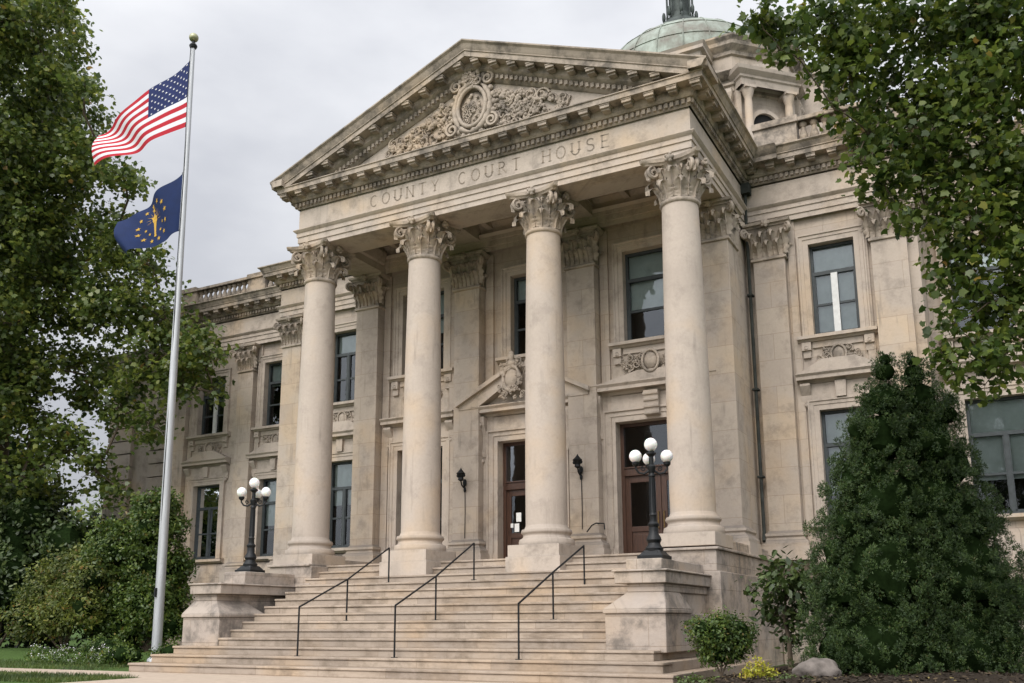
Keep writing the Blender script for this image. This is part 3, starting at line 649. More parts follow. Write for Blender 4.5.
def window(x0, x1, z0, z1, yw, hood=None, sill=True, mull=True, white=False, blind=.6, sur=True, apron=True, wide=.0, lab=None):
    y = yw+.24; tr = z0+(z1-z0)*.69; mb = MB(); segs = framebars(mb, x0, x1, z0, z1, y, tr, mull)
    o = mb.build('window', 'window_frame', CH, smooth=False, label=lab)
    g = MB(); g.add([(x0+.05, y+.015, z0+.05), (x1-.05, y+.015, z0+.05), (x1-.05, y+.015, z1-.05), (x0+.05, y+.015, z1-.05)], [(0, 1, 2, 3)]); g.build('pane', 'glass', o, smooth=False)
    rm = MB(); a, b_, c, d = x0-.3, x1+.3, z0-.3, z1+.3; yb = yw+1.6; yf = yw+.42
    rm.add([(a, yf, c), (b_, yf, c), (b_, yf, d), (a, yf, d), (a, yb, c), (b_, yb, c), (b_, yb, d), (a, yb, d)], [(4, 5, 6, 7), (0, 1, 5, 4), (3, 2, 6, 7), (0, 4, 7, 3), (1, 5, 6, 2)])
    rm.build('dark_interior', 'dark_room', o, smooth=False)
    if white:
        q = MB(); m_ = (x0+x1)/2; q.box(m_-.085, m_+.085, y-.07, y+.0, z0+.03, tr-.04); q.build('centre_mullion', 'white_post', o, smooth=False)
    if blind:
        q = MB(); zz = z1-(z1-z0)*blind; n = 14
        q.add([(x0+.04+(x1-x0-.08)*i/n, y+.12+.012*math.sin(i*2.3), z_) for z_ in (zz, z1) for i in range(n+1)], [(i, i+1, n+2+i, n+1+i) for i in range(n)]); q.build('blind', 'blind', o)
    if sur:
        q = MB(); fm = lambda u, v, dd: (u, yw-dd, v)
        q.sweep([(x0, z0), (x0, z1), (x1, z1), (x1, z0)], [(-.004, -.3), (-.004, .05), (.13, .055), (.14, .075), (.22, .08), (.24, .11), (.28, .11), (.28, -.02)], fm, sign=-1)
        q.build('surround', 'trim_stone', o, ang=25)
    m_ = (x0+x1)/2; hw = (x1-x0)/2
    if sill:
        q = MB(); q.sweep([(x0-.42, yw), (x1+.42, yw)], [(0, z0-.2), (.1, z0-.18), (.14, z0-.13), (.22, z0-.12), (.22, z0-.03), (0, z0), (-.3, z0), (-.3, z0-.2)])
        if apron:
            for s in (-1, 1):
                bx_ = m_+s*(hw+.2); q.box(bx_-.12, bx_+.12, yw-.14, yw+.01, z0-.42, z0-.2); q.box(bx_-.1, bx_+.1, yw-.08, yw+.01, z0-.62, z0-.42); q.ball((bx_, yw-.1, z0-.36), .08, 8)
            q.box(m_-hw-.05, m_+hw+.05, yw-.05, yw+.01, z0-.36, z0-.2)
        q.build('sill', 'trim_stone', o, ang=30)
        if apron:
            cv = MB(); carving(cv, m_, yw-.01, z0-.62, hw*.85, .2, int(abs(m_*10))+3, lambda x, z: (abs(x-m_)/.2)**2+((z-z0+.6)/.26)**2 > 1, 46, .55)
            cv.ball((m_, yw, z0-.6), .17, 12, (1, .6, 1.3)); ring(cv, m_, yw-.05, z0-.6, .19, .25, .035)
            for s in (-1, 1): volute(cv, m_+s*hw*.8, yw-.04, -s, 0, z0-.75, .13, 1.5, .035)
            cv.build('apron_carving', 'carved_stone', o, ang=60)
    if hood:
        q = MB(); zh = z1+.3; hz = hood
        q.box(x0-.28, x1+.28, yw-.06, yw+.01, z1+.29, zh+.42)
        q.sweep([(x0-.5, yw), (x1+.5, yw)], [(0, zh+.42), (.06, zh+.44), (.12, zh+.5), (.28, zh+.51), (.28, zh+.6), (.34, zh+.66), (.34, zh+.69), (0, zh+.73), (-.05, zh+.42)])
        for s in (-1, 1):
            bx_ = m_+s*(hw+.3); pr = [(yw+.01, zh-.12), (yw-.05, zh-.1), (yw-.08, zh+.0), (yw-.07, zh+.12), (yw-.16, zh+.26), (yw-.22, zh+.36), (yw-.22, zh+.42), (yw+.01, zh+.42)]
            q.prism_x(pr, bx_-.13, bx_+.13); q.ball((bx_, yw-.05, zh-.14), .08, 8)
        if hood == 'key': q.prism_x([(yw+.01, zh-.3), (yw-.14, zh-.28), (yw-.22, zh+.42), (yw+.01, zh+.42)], m_-.16, m_+.16)
        if hood == 'gable':
            q.prism([(x0-.45, zh+.72), (x1+.45, zh+.72), (m_+.42, zh+1.05), (m_-.42, zh+1.05)], yw-.2, yw+.01)
            q.prism([(m_-.12, z1+.3), (m_+.12, z1+.3), (m_+.14, zh+.43), (m_-.14, zh+.43)], yw-.16, yw+.01)
        q.build('hood', 'trim_stone', o, ang=30)
    return o
# centre block
window(*blk_win[0], BY, white=True, blind=.96, lab='upper window right of the portico with a broad white centre mullion'); window(*blk_win[1], BY, hood='gable', sill=True, apron=False, blind=.75)  # first window's blind drawn nearly full so its grey imitates reflection on the panes
window(*blk_win[2], BY, blind=.3); window(*blk_win[3], BY, hood='gable', apron=False, blind=.5)
for i, wv in enumerate(wing_win):
    upw = wv[3] > 7
    window(*wv, WY, white=(i == 2), hood=None if upw else 'gable', apron=upw, blind=[.35, .6, .4, .62, .35, .7, .3, .6][i])
for h in base_win:
    q = MB(); q.box(h[0], h[1], WY+.15, WY+.2, h[2], h[3]); 
    q.build('basement_opening', 'dark_room', CH, smooth=False)
# portico upper windows
window(*port_win[0], PY, mull=False, blind=.3); window(*port_win[1], PY, mull=False, blind=.62); window(*port_win[2], PY, mull=False, blind=.5)
window(*port_win[3], PY, mull=False, blind=.0, hood='flat', sill=False)

# ---------------- doors
def door(x0, x1, z0, z1, zt, yw, notices=(), lab=None):
    y = yw+.34; mb = MB(); m_ = (x0+x1)/2
    mb.box(x0, x0+.1, y-.06, y+.08, z0, z1); mb.box(x1-.1, x1, y-.06, y+.08, z0, z1); mb.box(x0+.1, x1-.1, y-.06, y+.08, z1-.1, z1)
    mb.box(x0+.1, x1-.1, y-.1, y+.08, zt-.1, zt+.1); mb.box(x0+.1, x1-.1, y-.13, y+.08, zt+.1, zt+.14)
    for a, b_ in ((x0+.1, m_-.006), (m_+.006, x1-.1)):
        zk = z0+.95; hs = .15
        mb.box(a, a+hs, y-.03, y+.03, z0, zt-.1); mb.box(b_-hs, b_, y-.03, y+.03, z0, zt-.1)
        mb.box(a+hs, b_-hs, y-.03, y+.03, z0, z0+.2); mb.box(a+hs, b_-hs, y-.03, y+.03, zk-.14, zk); mb.box(a+hs, b_-hs, y-.03, y+.03, zt-.28, zt-.1)
        mb.box(a+hs, b_-hs, y+.0, y+.025, z0+.2, zk-.14); mb.box(a+hs+.08, b_-hs-.08, y-.02, y+.0, z0+.28, zk-.22)
    o = mb.build('door', 'door_wood', CH, smooth=False, bevel=.006, label=lab)
    g = MB(); 
    for a, b_ in ((x0+.25, m_-.15), (m_+.15, x1-.25)): g.add([(a, y, z0+.94), (b_, y, z0+.94), (b_, y, zt-.27), (a, y, zt-.27)], [(0, 1, 2, 3)])
    g.add([(x0+.09, y, zt+.1), (x1-.09, y, zt+.1), (x1-.09, y, z1-.09), (x0+.09, y, z1-.09)], [(0, 1, 2, 3)]); g.build('pane', 'glass', o, smooth=False)
    h = MB()
    for s in (-1, 1): h.tube([(m_+s*.08, y-.03, z0+.85), (m_+s*.08, y-.11, z0+.88), (m_+s*.08, y-.11, z0+1.3), (m_+s*.08, y-.03, z0+1.33)], .014, 6)
    h.build('handle', 'brass', o)
    for (nx_, nz_, nw, nh) in notices:
        q = MB(); q.box(nx_-nw/2, nx_+nw/2, y-.045, y-.038, nz_-nh/2, nz_+nh/2); q.build('notice', 'paper', o, smooth=False)
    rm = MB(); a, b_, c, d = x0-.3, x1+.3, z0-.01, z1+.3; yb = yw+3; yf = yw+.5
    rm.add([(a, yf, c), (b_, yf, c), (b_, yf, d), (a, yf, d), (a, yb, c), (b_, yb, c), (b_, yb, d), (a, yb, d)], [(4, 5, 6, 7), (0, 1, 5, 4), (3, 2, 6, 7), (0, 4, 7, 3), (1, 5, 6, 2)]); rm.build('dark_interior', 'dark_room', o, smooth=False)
    return o
d1 = door(-1.06, .9, 2.0, 5.6, 4.3, PY, [(-.56, 3.4, .16, .26), (-.62, 3.1, .15, .24), (-.78, 3.17, .09, .12)], 'centre double door of brown wood with paper notices on its glass')
d2 = door(2.62, 4.85, 2.0, 5.78, 4.42, PY, [], 'brown double door in the right bay of the portico')
for o, (x0, x1, z0, z1), kind in ((d1, port_doors[0], 'ped'), (d2, port_doors[1], 'flat')):
    q = MB(); yw = PY; m_ = (x0+x1)/2; fm = lambda u, v, dd: (u, yw-dd, v)
    q.sweep([(x0, z0), (x0, z1), (x1, z1), (x1, z0)], [(-.004, -.33), (-.004, .06), (.14, .065), (.15, .09), (.26, .095), (.28, .14), (.33, .14), (.33, -.02)], fm, sign=-1)
    q.box(x0-.62, x0-.34, yw-.1, yw+.01, z0, z1-.35); q.box(x1+.34, x1+.62, yw-.1, yw+.01, z0, z1-.35)
    q.box(x0-.3, x1+.3, yw-.08, yw+.01, z1+.34, z1+.72)
    zh = z1+.72
    pf = [(0, zh), (.1, zh+.03), (.14, zh+.1), (.36, zh+.11), (.36, zh+.2), (.42, zh+.27), (.42, zh+.3), (-.05, zh+.33), (-.05, zh)]
    q.sweep([(x0-.72, yw), (x1+.72, yw)], pf)
    for s, xb in ((-1, x0-.48), (1, x1+.48)):
        q.prism_x([(yw+.01, z1-.5), (yw-.14, z1-.45), (yw-.18, z1-.3), (yw-.13, z1-.1), (yw-.14, z1+.2), (yw-.24, z1+.45), (yw-.3, z1+.6), (yw-.3, zh+.01), (yw+.01, zh+.01)], xb-.15, xb+.15)
        q.ball((xb, yw-.12, z1-.55), .1, 8); q.ball((xb, yw-.26, z1+.5), .09, 8)
    q.build('surround', 'trim_stone', o, ang=30)
    if kind == 'ped':
        p_ = MB(); zb = zh+.33; xa, xb = x0-1.1, x1+1.1; za = zb+1.0; ra_ = .2
        for s in (-1, 1):
            xe = m_+s*(m_-xa); xi = m_+s*.18; zi = zb+(za-zb)*(1-.18/(m_-xa))
            p_.prism([(xe, zb-.08), (xe, zb+.05), (xi, zi+.1), (xi, zi-.2), (m_+s*(m_-xa-.6), zb-.08)], yw-.42, yw+.01)
            p_.prism([(xe+s*.05, zb+.0), (xe+s*.05, zb+.13), (xi, zi+.22), (xi, zi+.08)], yw-.54, yw+.01)
        p_.prism([(xa+.3, zb-.05), (xb-.3, zb-.05), (m_, za-.1)], yw-.12, yw+.01)
        p_.build('door_pediment', 'trim_stone', o)
        cv = MB(); xc = m_-.28; zc2 = zb+.85
        ring(cv, xc, yw-.5, zc2-.2, .26, .36, .06, 24, .3, 2); cv.ball((xc, yw-.45, zc2-.2), .23, 14, (1, .6, 1.4)); carving(cv, xc, yw-.48, zc2-.25, .38, .6, 31, None, 60, .6); cv.ball((xc, yw-.5, zc2+.45), .1, 8, (1, 1, 1.8)); cv.ball((xc, yw-.45, zc2+.25), .15, 8)
        cv.build('cartouche', 'carved_stone', o, ang=60)
    else:
        p_ = MB(); p_.prism_x([(yw+.01, z1+.05), (yw-.2, z1+.08), (yw-.3, zh+.01), (yw+.01, zh+.01)], m_-.2, m_+.2)
        p_.prism([(x0-.55, zh+.33), (x1+.55, zh+.33), (m_+.4, zh+.62), (m_-.4, zh+.62)], yw-.2, yw+.01)
        for zq in (z1+.12, z1+.3, z1+.48, z1+.64): p_.tube([(m_-.21, yw-.2-(zq-z1)*.13, zq), (m_+.21, yw-.2-(zq-z1)*.13, zq)], .045, 8)
        p_.build('keystone', 'trim_stone', o)
        cv = MB(); carving(cv, m_, yw-.08, zh+.75, .9, .28, 77, lambda x, z: z > zh+.5-.2*0 and (abs(x-m_)/.25)**2+((z-zh-.85)/.3)**2 > 1, 60, .6); cv.ball((m_, yw-.15, zh+.85), .2, 14, (1, .6, 1.25)); ring(cv, m_, yw-.2, zh+.85, .23, .3, .04)
        cv.build('door_carving', 'carved_stone', o, ang=60)

# ---------------- steps, platform, cheek walls
st = MB(); st.box(-4.85, 4.85, Y1+14*T, PY+.1, 1.2, G+14*H)
pf_ = st.build('portico_floor', 'step_stone', CH, bevel=.01)
for n in range(14):
    q = MB(); z1 = G+(n+1)*H; z0 = G+n*H
    y0 = Y1+n*T
    if n < 3:
        xr = 6.62-n*.3; q.box(-xr, xr, y0, y0+T+.1, z0-.02, z1-.055); q.box(-xr-.02, xr+.02, y0-.028, y0+T+.1, z1-.054, z1)
        for s in (-1, 1): q.box(*sorted((s*xr, s*(xr-.6))), y0+T+.1, 2.2, z0-.02, z1)
    else: q.box(-4.96, 4.96, y0, y0+T+.1, z0-.02, z1-.055); q.box(-4.96, 4.96, y0-.028, y0+T+.1, z1-.054, z1)
    q.build('step', 'step_stone', CH, bevel=.014)
for s in (-1, 1):
    def bx(mb, a, b_, *r): mb.box(*sorted((a*s, b_*s)), *r)
    z3 = G+3*H; q = MB()
    bx(q, 4.95, 6.15, -3.86, -.87, z3-.05, .60); bx(q, 4.92, 6.18, -3.9, -2.35, .60, .68)
    xs_ = sorted((s*4.92, s*6.18)); xt = sorted((s*5.32, s*6.06))
    q.frustum((xs_[0], xs_[1], -3.9, -2.35), .68, (xt[0], xt[1], -3.62, -2.7), 1.0)
    bx(q, 5.32, 6.06, -3.62, -.87, .999, 1.16); bx(q, 5.3, 6.02, -2.9, -.87, .55, 1.0)
    bx(q, 5.1, 6.13, -3.72, -.87, 1.16, 1.38); bx(q, 5.06, 6.17, -3.76, -.87, 1.38, 1.42)
    yl = -3.55 if s > 0 else -2.75
    bx(q, 5.28, 6.0, yl, -.9, 1.42, 1.63 if s > 0 else 1.74)
    q.build('cheek_wall', 'pier_stone', CH, bevel=.016)
# downpipe
q = MB(); q.tube([(6.13, 4.3, 12.5), (6.13, 4.3, 12.1), (6.1, 4.36, 11.9), (6.1, 4.36, 2.75), (6.1, 4.28, 2.6), (6.12, 4.2, 2.5)], .045, 8); q.box(5.98, 6.28, 4.16, 4.44, 12.3, 12.6)
for z in (9.3, 6.6, 4.2): q.box(6.02, 6.18, 4.28, 4.5, z, z+.05)
q.build('downpipe', 'downpipe', CH)

# ---------------- dome
DY = 21.0; W = 5.2; C = 2.0
def octo(W_, C_): return [(-W_+C_, DY-W_), (W_-C_, DY-W_), (W_, DY-W_+C_), (W_, DY+W_-C_), (W_-C_, DY+W_), (-W_+C_, DY+W_), (-W_, DY+W_-C_), (-W_, DY-W_+C_)]
def octo_band(mb, prof, W_=W, C_=C): mb.sweep(octo(W_, C_), prof, closed=True)
dm = MB(); octo_band(dm, [(0, 13.3), (0, 25.0)]); dm.box(-7.4, 7.4, DY-7.4, DY+7.4, 13.3, 17.2)
drum = dm.build('drum', 'wall_stone', CH)
q = MB(); 
octo_band(q, [(0, 17.2), (.5, 17.2), (.5, 18.6), (.3, 18.75), (0, 18.8)])
octo_band(q, [(0, 22.55), (.08, 22.6), (.1, 22.8), (.2, 22.85), (.2, 22.95), (.05, 23.0), (.05, 23.15), (.3, 23.25), (.45, 23.4), (0, 23.5)])
octo_band(q, [(0, 24.3), (.1, 24.35), (.12, 24.5), (.35, 24.7), (.38, 24.85), (.5, 25.0), (.5, 25.08), (-.6, 25.15)])
octo_band(q, [(-.25, 25.1), (-.25, 25.4), (-.2, 25.45), (-.7, 25.5)])
q.build('drum_cornice', 'cornice_stone', drum, ang=25)
def place(mb, fn, cx_, cy_, ang_):   # build in local (x right, y outward negative) then rotate
    ca, sa = math.cos(ang_), math.sin(ang_); mb.xf(lambda x, y, z: (cx_+x*ca-y*sa, cy_+x*sa+y*ca, z)); return mb
faces = [(0, DY-W, 0), (W-C/2, DY-W+C/2, R_(45)), (W, DY, R_(90)), (-W+C/2, DY-W+C/2, R_(-45)), (-W, DY, R_(-90))]
for cx_, cy_, an in faces:
    wdf = 1.41 if abs(abs(an)-R_(45)) < .01 else 3.2
    q = MB()
    # aedicule: arch with columns, pediment
    aw = .62; n = 14; zs_ = 21.1
    if wdf < 2:
        xs0 = (-.98, .98)
        for x in xs0:
            q.lathe(x, -.42, [(.2, 18.8), (.22, 18.9), (.18, 19.0), (.165, 21.9), (.15, 22.1), (.22, 22.3), (.27, 22.5)], 14)
            q.box(x-.26, x+.26, -.7, .02, 22.5, 22.62); q.box(x-.27, x+.27, -.7, .02, 18.6, 18.8)
        for x in (-1.3, 1.3): q.box(x-.12, x+.12, -.2, .02, 18.8, 22.55)
        q.sweep([(-1.38, .02), (-1.38, -.6), (1.38, -.6), (1.38, .02)], [(0, 22.62), (.03, 22.9), (.1, 22.95), (.1, 23.05), (.28, 23.2), (.32, 23.35), (-.3, 23.4), (-.3, 22.62)])
        arc = [(-aw-.18, 18.8)]+[((aw+.18)*-math.cos(PI*i/n), zs_+(aw+.18)*math.sin(PI*i/n)) for i in range(n+1)]+[(aw+.18, 18.8)]
        inn = [(aw, 18.8)]+[(aw*math.cos(PI*i/n), zs_+aw*math.sin(PI*i/n)) for i in range(n+1)]+[(-aw, 18.8)]
        for i in range(len(arc)-1):
            a, b_ = arc[i], arc[i+1]; c, d = inn[len(inn)-2-i], inn[len(inn)-1-i]
            q.add([(a[0], -.16, a[1]), (b_[0], -.16, b_[1]), (c[0], -.16, c[1]), (d[0], -.16, d[1]), (a[0], .02, a[1]), (b_[0], .02, b_[1]), (c[0], .02, c[1]), (d[0], .02, d[1])], [(0, 1, 2, 3), (0, 1, 5, 4), (3, 2, 6, 7)])
        q.prism([(-1.5, 23.42), (1.5, 23.42), (1.1, 23.6), (0, 23.95), (-1.1, 23.6)], -.45, .02)
        place(q, None, cx_, cy_, an); q.build('aedicule', 'trim_stone', drum, ang=30)
        g = MB(); pts = [(aw*math.cos(PI*i/n), zs_+aw*math.sin(PI*i/n)) for i in range(n+1)]+[(-aw, 18.8), (aw, 18.8)]
        g.add([(a, -.03, b_) for a, b_ in pts], [tuple(range(len(pts)))]); place(g, None, cx_, cy_, an); g.build('arched_opening', 'dark_room', drum, smooth=False)
        g = MB(); g.box(-.5, .5, -.3, -.05, 18.8, 20.3); g.box(-.2, .2, -.34, -.05, 20.3, 20.9); place(g, None, cx_, cy_, an); g.build('belfry_box', 'white_post', drum, smooth=False)
    else:
        for x in (-2.9, -2.3, 2.3, 2.9):
            q.box(x-.22, x+.22, -.28, .02, 18.8, 22.2); q.box(x-.3, x+.3, -.36, .02, 22.4, 22.6); q.frustum((x-.22, x+.22, -.28, .02), 22.0, (x-.33, x+.33, -.4, .02), 22.4)
            for k_ in (-1, 0, 1): leaf(q, x+k_*.16, -.28, 0, -1, 21.9, .35, .2, .14)
        q.prism([(-3.2, 23.45), (3.2, 23.45), (2.0, 23.8), (-2.0, 23.8)], -.3, .02)
        q.box(-2.1, 2.1, -1.2, .02, 18.7, 24.0)
        q.sweep([(-2.1, .02), (-2.1, -1.2), (2.1, -1.2), (2.1, .02)], [(0, 23.7), (.1, 23.85), (.12, 24.1), (.28, 24.15), (.28, 24.3), (.36, 24.42), (-.3, 24.5), (-.3, 23.7)])
        place(q, None, cx_, cy_, an); q.build('drum_bay', 'trim_stone', drum, ang=30)
dd = MB(); Rd = 4.75; Hd = 3.8; zb = 25.35
pr = [(Rd+.25, zb-.1), (Rd+.25, zb+.1), (Rd, zb+.15)]+[(Rd*math.cos(t_), zb+.15+Hd*math.sin(t_)) for t_ in np.linspace(.04, PI/2-.22, 14)]+[(0, zb+Hd+.1)]
DX = -.3; dd.lathe(DX, DY, pr, 64); dome = dd.build('dome', 'copper', CH, ang=40)
rb = MB()
for k_ in range(24):
    a = 2*PI*k_/24; rb.tube([(DX+r*math.cos(a)*1.004, DY+r*math.sin(a)*1.004, z) for r, z in pr[3:-1]], .03, 5)
for t_ in (.32, .62, .95): rb.lathe(DX, DY, [(Rd*math.cos(t_)+.0, zb+.15+Hd*math.sin(t_)-.02), (Rd*math.cos(t_)+.035, zb+.15+Hd*math.sin(t_)), (Rd*math.cos(t_)-.01, zb+.15+Hd*math.sin(t_)+.03)], 64)
rb.build('seam_rib', 'copper', dome)
ln = MB(); z = zb+Hd-.05
ln.lathe(0, DY, [(1.75, z-.1), (1.72, z+.12), (1.5, z+.22), (1.35, z+.5), (1.0, z+.62)], 24); ln.lathe(0, DY, [(1.55, z-.25), (1.5, z), (1.3, z+.12), (1.15, z+.45), (.95, z+.6), (.95, z+.75), (.8, z+.8), (.72, z+1.0)], 24)
for k_ in range(8):
    a = PI/8+k_*PI/4; x, y = .82*math.cos(a), DY+.82*math.sin(a); ln.lathe(x, y, [(.1, z+.8), (.07, z+.9), (.065, z+2.4), (.1, z+2.6)], 8)
    ln.ball((1.05*math.cos(a), DY+1.05*math.sin(a), z+1.0), .13, 8, (1, 1, 1.8)); volute(ln, 1.2*math.cos(a), DY+1.2*math.sin(a), math.cos(a), math.sin(a), z+.55, .16, 1.2, .05)
ln.lathe(0, DY, [(.62, z+.8), (.62, z+2.6)], 12); ln.lathe(0, DY, [(1.05, z+2.6), (1.1, z+2.75), (.9, z+2.85), (.8, z+3.3), (.3, z+3.9), (.08, z+4.6), (0, z+5.2)], 24)
ln.xf(lambda x, y, zq: (DX+x*.78-.25, DY+(y-DY)*.78, z+.3+(zq-z)*1.3)); ln.build('lantern', 'dark_copper', dome, ang=40)

# ------------------------------------------------------------------ handrails
def handrail(x, pts, label, ends):
    t = thing('handrail', label, 'handrail', (x, pts[0][0], pts[0][1]), 'black iron handrails on the front steps')
    r = MB(); top = [(x, y, zt) for y, zb_, zt in [(p_[0], p_[1], p_[2]) for p_ in pts]]
    r.tube(top, .021, 8); r.build('rail', 'black_iron', t)
    for y, zb_, zt in pts: q = MB(); q.tube([(x, y, zb_), (x, y, zt)], .02, 8); q.box(x-.05, x+.05, y-.05, y+.05, zb_-.005, zb_+.012); q.build('post', 'black_iron', t)
zz = lambda y: G+(math.floor((y-Y1)/T)+1)*H
for x, ys, lb in ((-2.06, (-4.38, -2.72, -1.08), 'black iron handrail on the steps nearest the flagpole'), (.5, (-4.38, -2.85, -1.2), 'black iron handrail in the middle of the steps'), (3.38, (-4.38, -2.85, -1.24), 'black iron handrail on the steps nearest the right lamp post')):
    pts = [(y, zz(y), zz(y)+h) for y, h in zip(ys, (1.05, .96, .87))]; handrail(x, pts, lb, None)
t = MB(); t.tube([(1.95, 2.2, 2.78), (2.1, 2.2, 2.95), (2.22, 2.2, 3.0), (2.45, 2.2, 2.98), (2.46, 2.2, 2.82)], .018, 8)
t.tube([(2.22, 2.2, 3.0), (2.22, 2.4, 3.0)], .015, 6)
tag(t.build('grab_rail', 'black_iron'), 'short curved iron grab rail beside the right portico door', 'handrail')

# ------------------------------------------------------------------ lamp posts
def lamp():
    t = thing('lamp_post', '', 'lamp', (0, 0, 0), 'cast iron lamp posts on the cheek walls', local=True)
    p_ = MB(); p_.box(-.26, .26, -.26, .26, 0, .06); p_.frustum((-.24, .24, -.24, .24), .06, (-.15, .15, -.15, .15), .16)
    for k_ in range(4):
        a = PI/4+k_*PI/2; p_.ball((.2*math.cos(a), .2*math.sin(a), .1), .06, 8)
    p_.lathe(0, 0, [(.17, .14), (.18, .2), (.13, .26), (.12, .3), (.15, .36), (.13, .42), (.095, .48), (.09, .6), (.11, .63), (.11, .66), (.075, .7), (.065, .8), (.078, .83), (.06, .86), (.055, 1.55), (.07, 1.57), (.07, 1.6), (.05, 1.63), (.08, 1.72), (.085, 1.76), (.05, 1.8), (.045, 1.95), (.07, 1.98), (.1, 2.0), (.1, 2.03), (.04, 2.06)], 16)
    for k_ in range(10):
        a = 2*PI*k_/10; p_.tube([(.062*math.cos(a), .062*math.sin(a), .88), (.055*math.cos(a), .055*math.sin(a), 1.54)], .009, 5)
    p_.build('post', 'black_iron', t)
    for k_ in range(3):
        a = k_*PI/2+.49; c, s = math.cos(a), math.sin(a); q = MB()
        q.tube([(.05*c, .05*s, 1.68), (.15*c, .15*s, 1.62), (.25*c, .25*s, 1.64), (.31*c, .31*s, 1.72), (.31*c, .31*s, 1.8)], [.028, .022, .022, .02, .02], 7)
        volute(q, .16*c, .16*s, c, s, 1.72, .05, 1.3, .012); q.lathe(.31*c, .31*s, [(.03, 1.76), (.07, 1.8), (.075, 1.84), (.05, 1.86)], 12); ar = q.build('arm', 'black_iron', t)
        g = MB(); g.ball((.31*c, .31*s, 1.96), .125, 24); g.build('globe', 'milk_glass', t)
    g = MB(); g.ball((0, 0, 2.19), .13, 24); g.build('globe', 'milk_glass', t)
    return t
l1 = lamp(); l1.location = (5.74, -3.2, 1.632); l1.scale = (1, 1, 1.03); l1['label'] = 'black iron lamp post with white globes in front of the right column'
l2 = copy_tree(l1, None, (-5.65, -2.2, 1.742)); l2['label'] = 'black iron lamp post with white globes left of the leftmost column'
l2.scale = (1.03, 1.03, 1.07); l2.name = 'lamp_post'
for L_ in (l1, l2):
    for k_ in ('_local',):
        if k_ in L_: del L_[k_]
# wall lanterns on pilasters
def sconce():
    t = thing('wall_lantern', '', 'lamp', (0, 0, 0), 'dark wall lanterns between the portico doors', local=True)
    q = MB(); q.tube([(0, -.02, -.12), (0, -.1, -.16), (0, -.2, -.1), (0, -.24, .0)], [.02, .025, .02, .02], 7); q.ball((0, -.03, -.02), .07, 8, (1, .5, 1.6)); q.ball((0, -.02, -.22), .045, 8, (1, 1, 1.8)); q.tube([(0, -.012, -.2), (.01, -.012, -.9), (0, -.012, -1.62)], .011, 5); q.build('bracket', 'black_iron', t)
    g = MB(); g.lathe(0, -.24, [(.03, .0), (.09, .04), (.075, .1), (.12, .2), (.14, .22), (.09, .27), (.03, .34), (.0, .4)], 8)
    g.ball((-.1, -.24, .16), .05, 6); g.ball((.1, -.24, .16), .05, 6); g.build('torch_head', 'black_iron', t, ang=20); return t
w1 = sconce(); w1.location = (-1.93, 2.39, 4.42); w1['label'] = 'dark wall lantern left of the centre door'
w2 = copy_tree(w1, None, (1.74, 2.39, 4.5)); w2['label'] = 'dark wall lantern right of the centre door'
for L_ in (w1, w2): del L_['_local']

# ------------------------------------------------------------------ flagpole and flags
PX0, PX1, PYY = -9.67, -9.94, -1.5; Zt = 18.75
fx = lambda z: PX0+(PX1-PX0)*(z+.6)/(19.6)
fp = thing('flagpole', 'tall silver flagpole left of the front steps', 'flagpole', (PX0, PYY, G))
q = MB(); q.tube([(fx(z), PYY, z) for z in (G-.05, 0, 4, 8, 12, 16, Zt)], [.14, .138, .125, .11, .092, .075, .062], 20); q.lathe(PX0, PYY, [(.24, G), (.24, G+.1), (.17, G+.18), (.145, G+.2)], 20); q.build('pole', 'aluminium', fp, ang=50)
q = MB(); q.ball((fx(19.05), PYY, 19.05), .15, 20); q.build('ball_finial', 'pole_ball', fp)
q = MB(); q.lathe(fx(Zt), PYY, [(.06, Zt-.1), (.1, Zt-.08), (.13, Zt), (.1, Zt+.06), (.05, Zt+.1), (.05, Zt+.2)], 12); q.build('truck', 'black_iron', fp)
q = MB(); q.tube([(fx(z)+.02, PYY-.11+.02*math.sin(z), z) for z in np.linspace(1.3, Zt, 30)], .012, 5); q.box(fx(1.3)-.03, fx(1.3)+.03, PYY-.19, PYY-.1, 1.2, 1.45)
for z in (18.2, 15.95, 14.3, 12.4): q.box(fx(z)-.12, fx(z)-.02, PYY-.03, PYY+.03, z-.03, z+.03)
q.build('halyard', 'black_iron', fp)
def flag_surface(h0, h1, f0, f1, sag, amp, ph):
    """h0/h1 hoist top/bottom, f0/f1 fly top/bottom"""
    h0, h1, f0, f1 = map(Vector, (h0, h1, f0, f1))
    def fn(u, v, off=0):
        a = h0.lerp(h1, v); b_ = f0.lerp(f1, v); p_ = a.lerp(b_, u)
        p_.z += -sag*math.sin(PI*u)*(.6+.4*v)+.05*math.sin(u*7+v*2+ph)*u
        p_.y += amp*math.sin(u*8.5+v*2.3+ph)*u**.6+amp*.5*math.sin(u*15+v*5)*u+off; p_.x += .06*math.sin(u*6+v*4+ph)*u
        return p_
    return fn
US = flag_surface((-10.03, PYY, 18.26), (-9.98, PYY, 15.92), (-13.76, -2.0, 16.39), (-13.4, -2.0, 15.16), -.02, .19, .4)
t = thing('flag', 'American flag with red and white stripes flying at the top of the flagpole', 'flag', (-10.0, PYY, 17.1))
NU, NV = 52, 39
def grid(fn, mi):
    g = MB(); vs = [tuple(fn(i/NU, j/NV)) for i in range(NU+1) for j in range(NV+1)]
    g.add(vs, [(i*(NV+1)+j, (i+1)*(NV+1)+j, (i+1)*(NV+1)+j+1, i*(NV+1)+j+1) for i in range(NU) for j in range(NV)]); g.m = [mi(i, j) for i in range(NU) for j in range(NV)]; return g
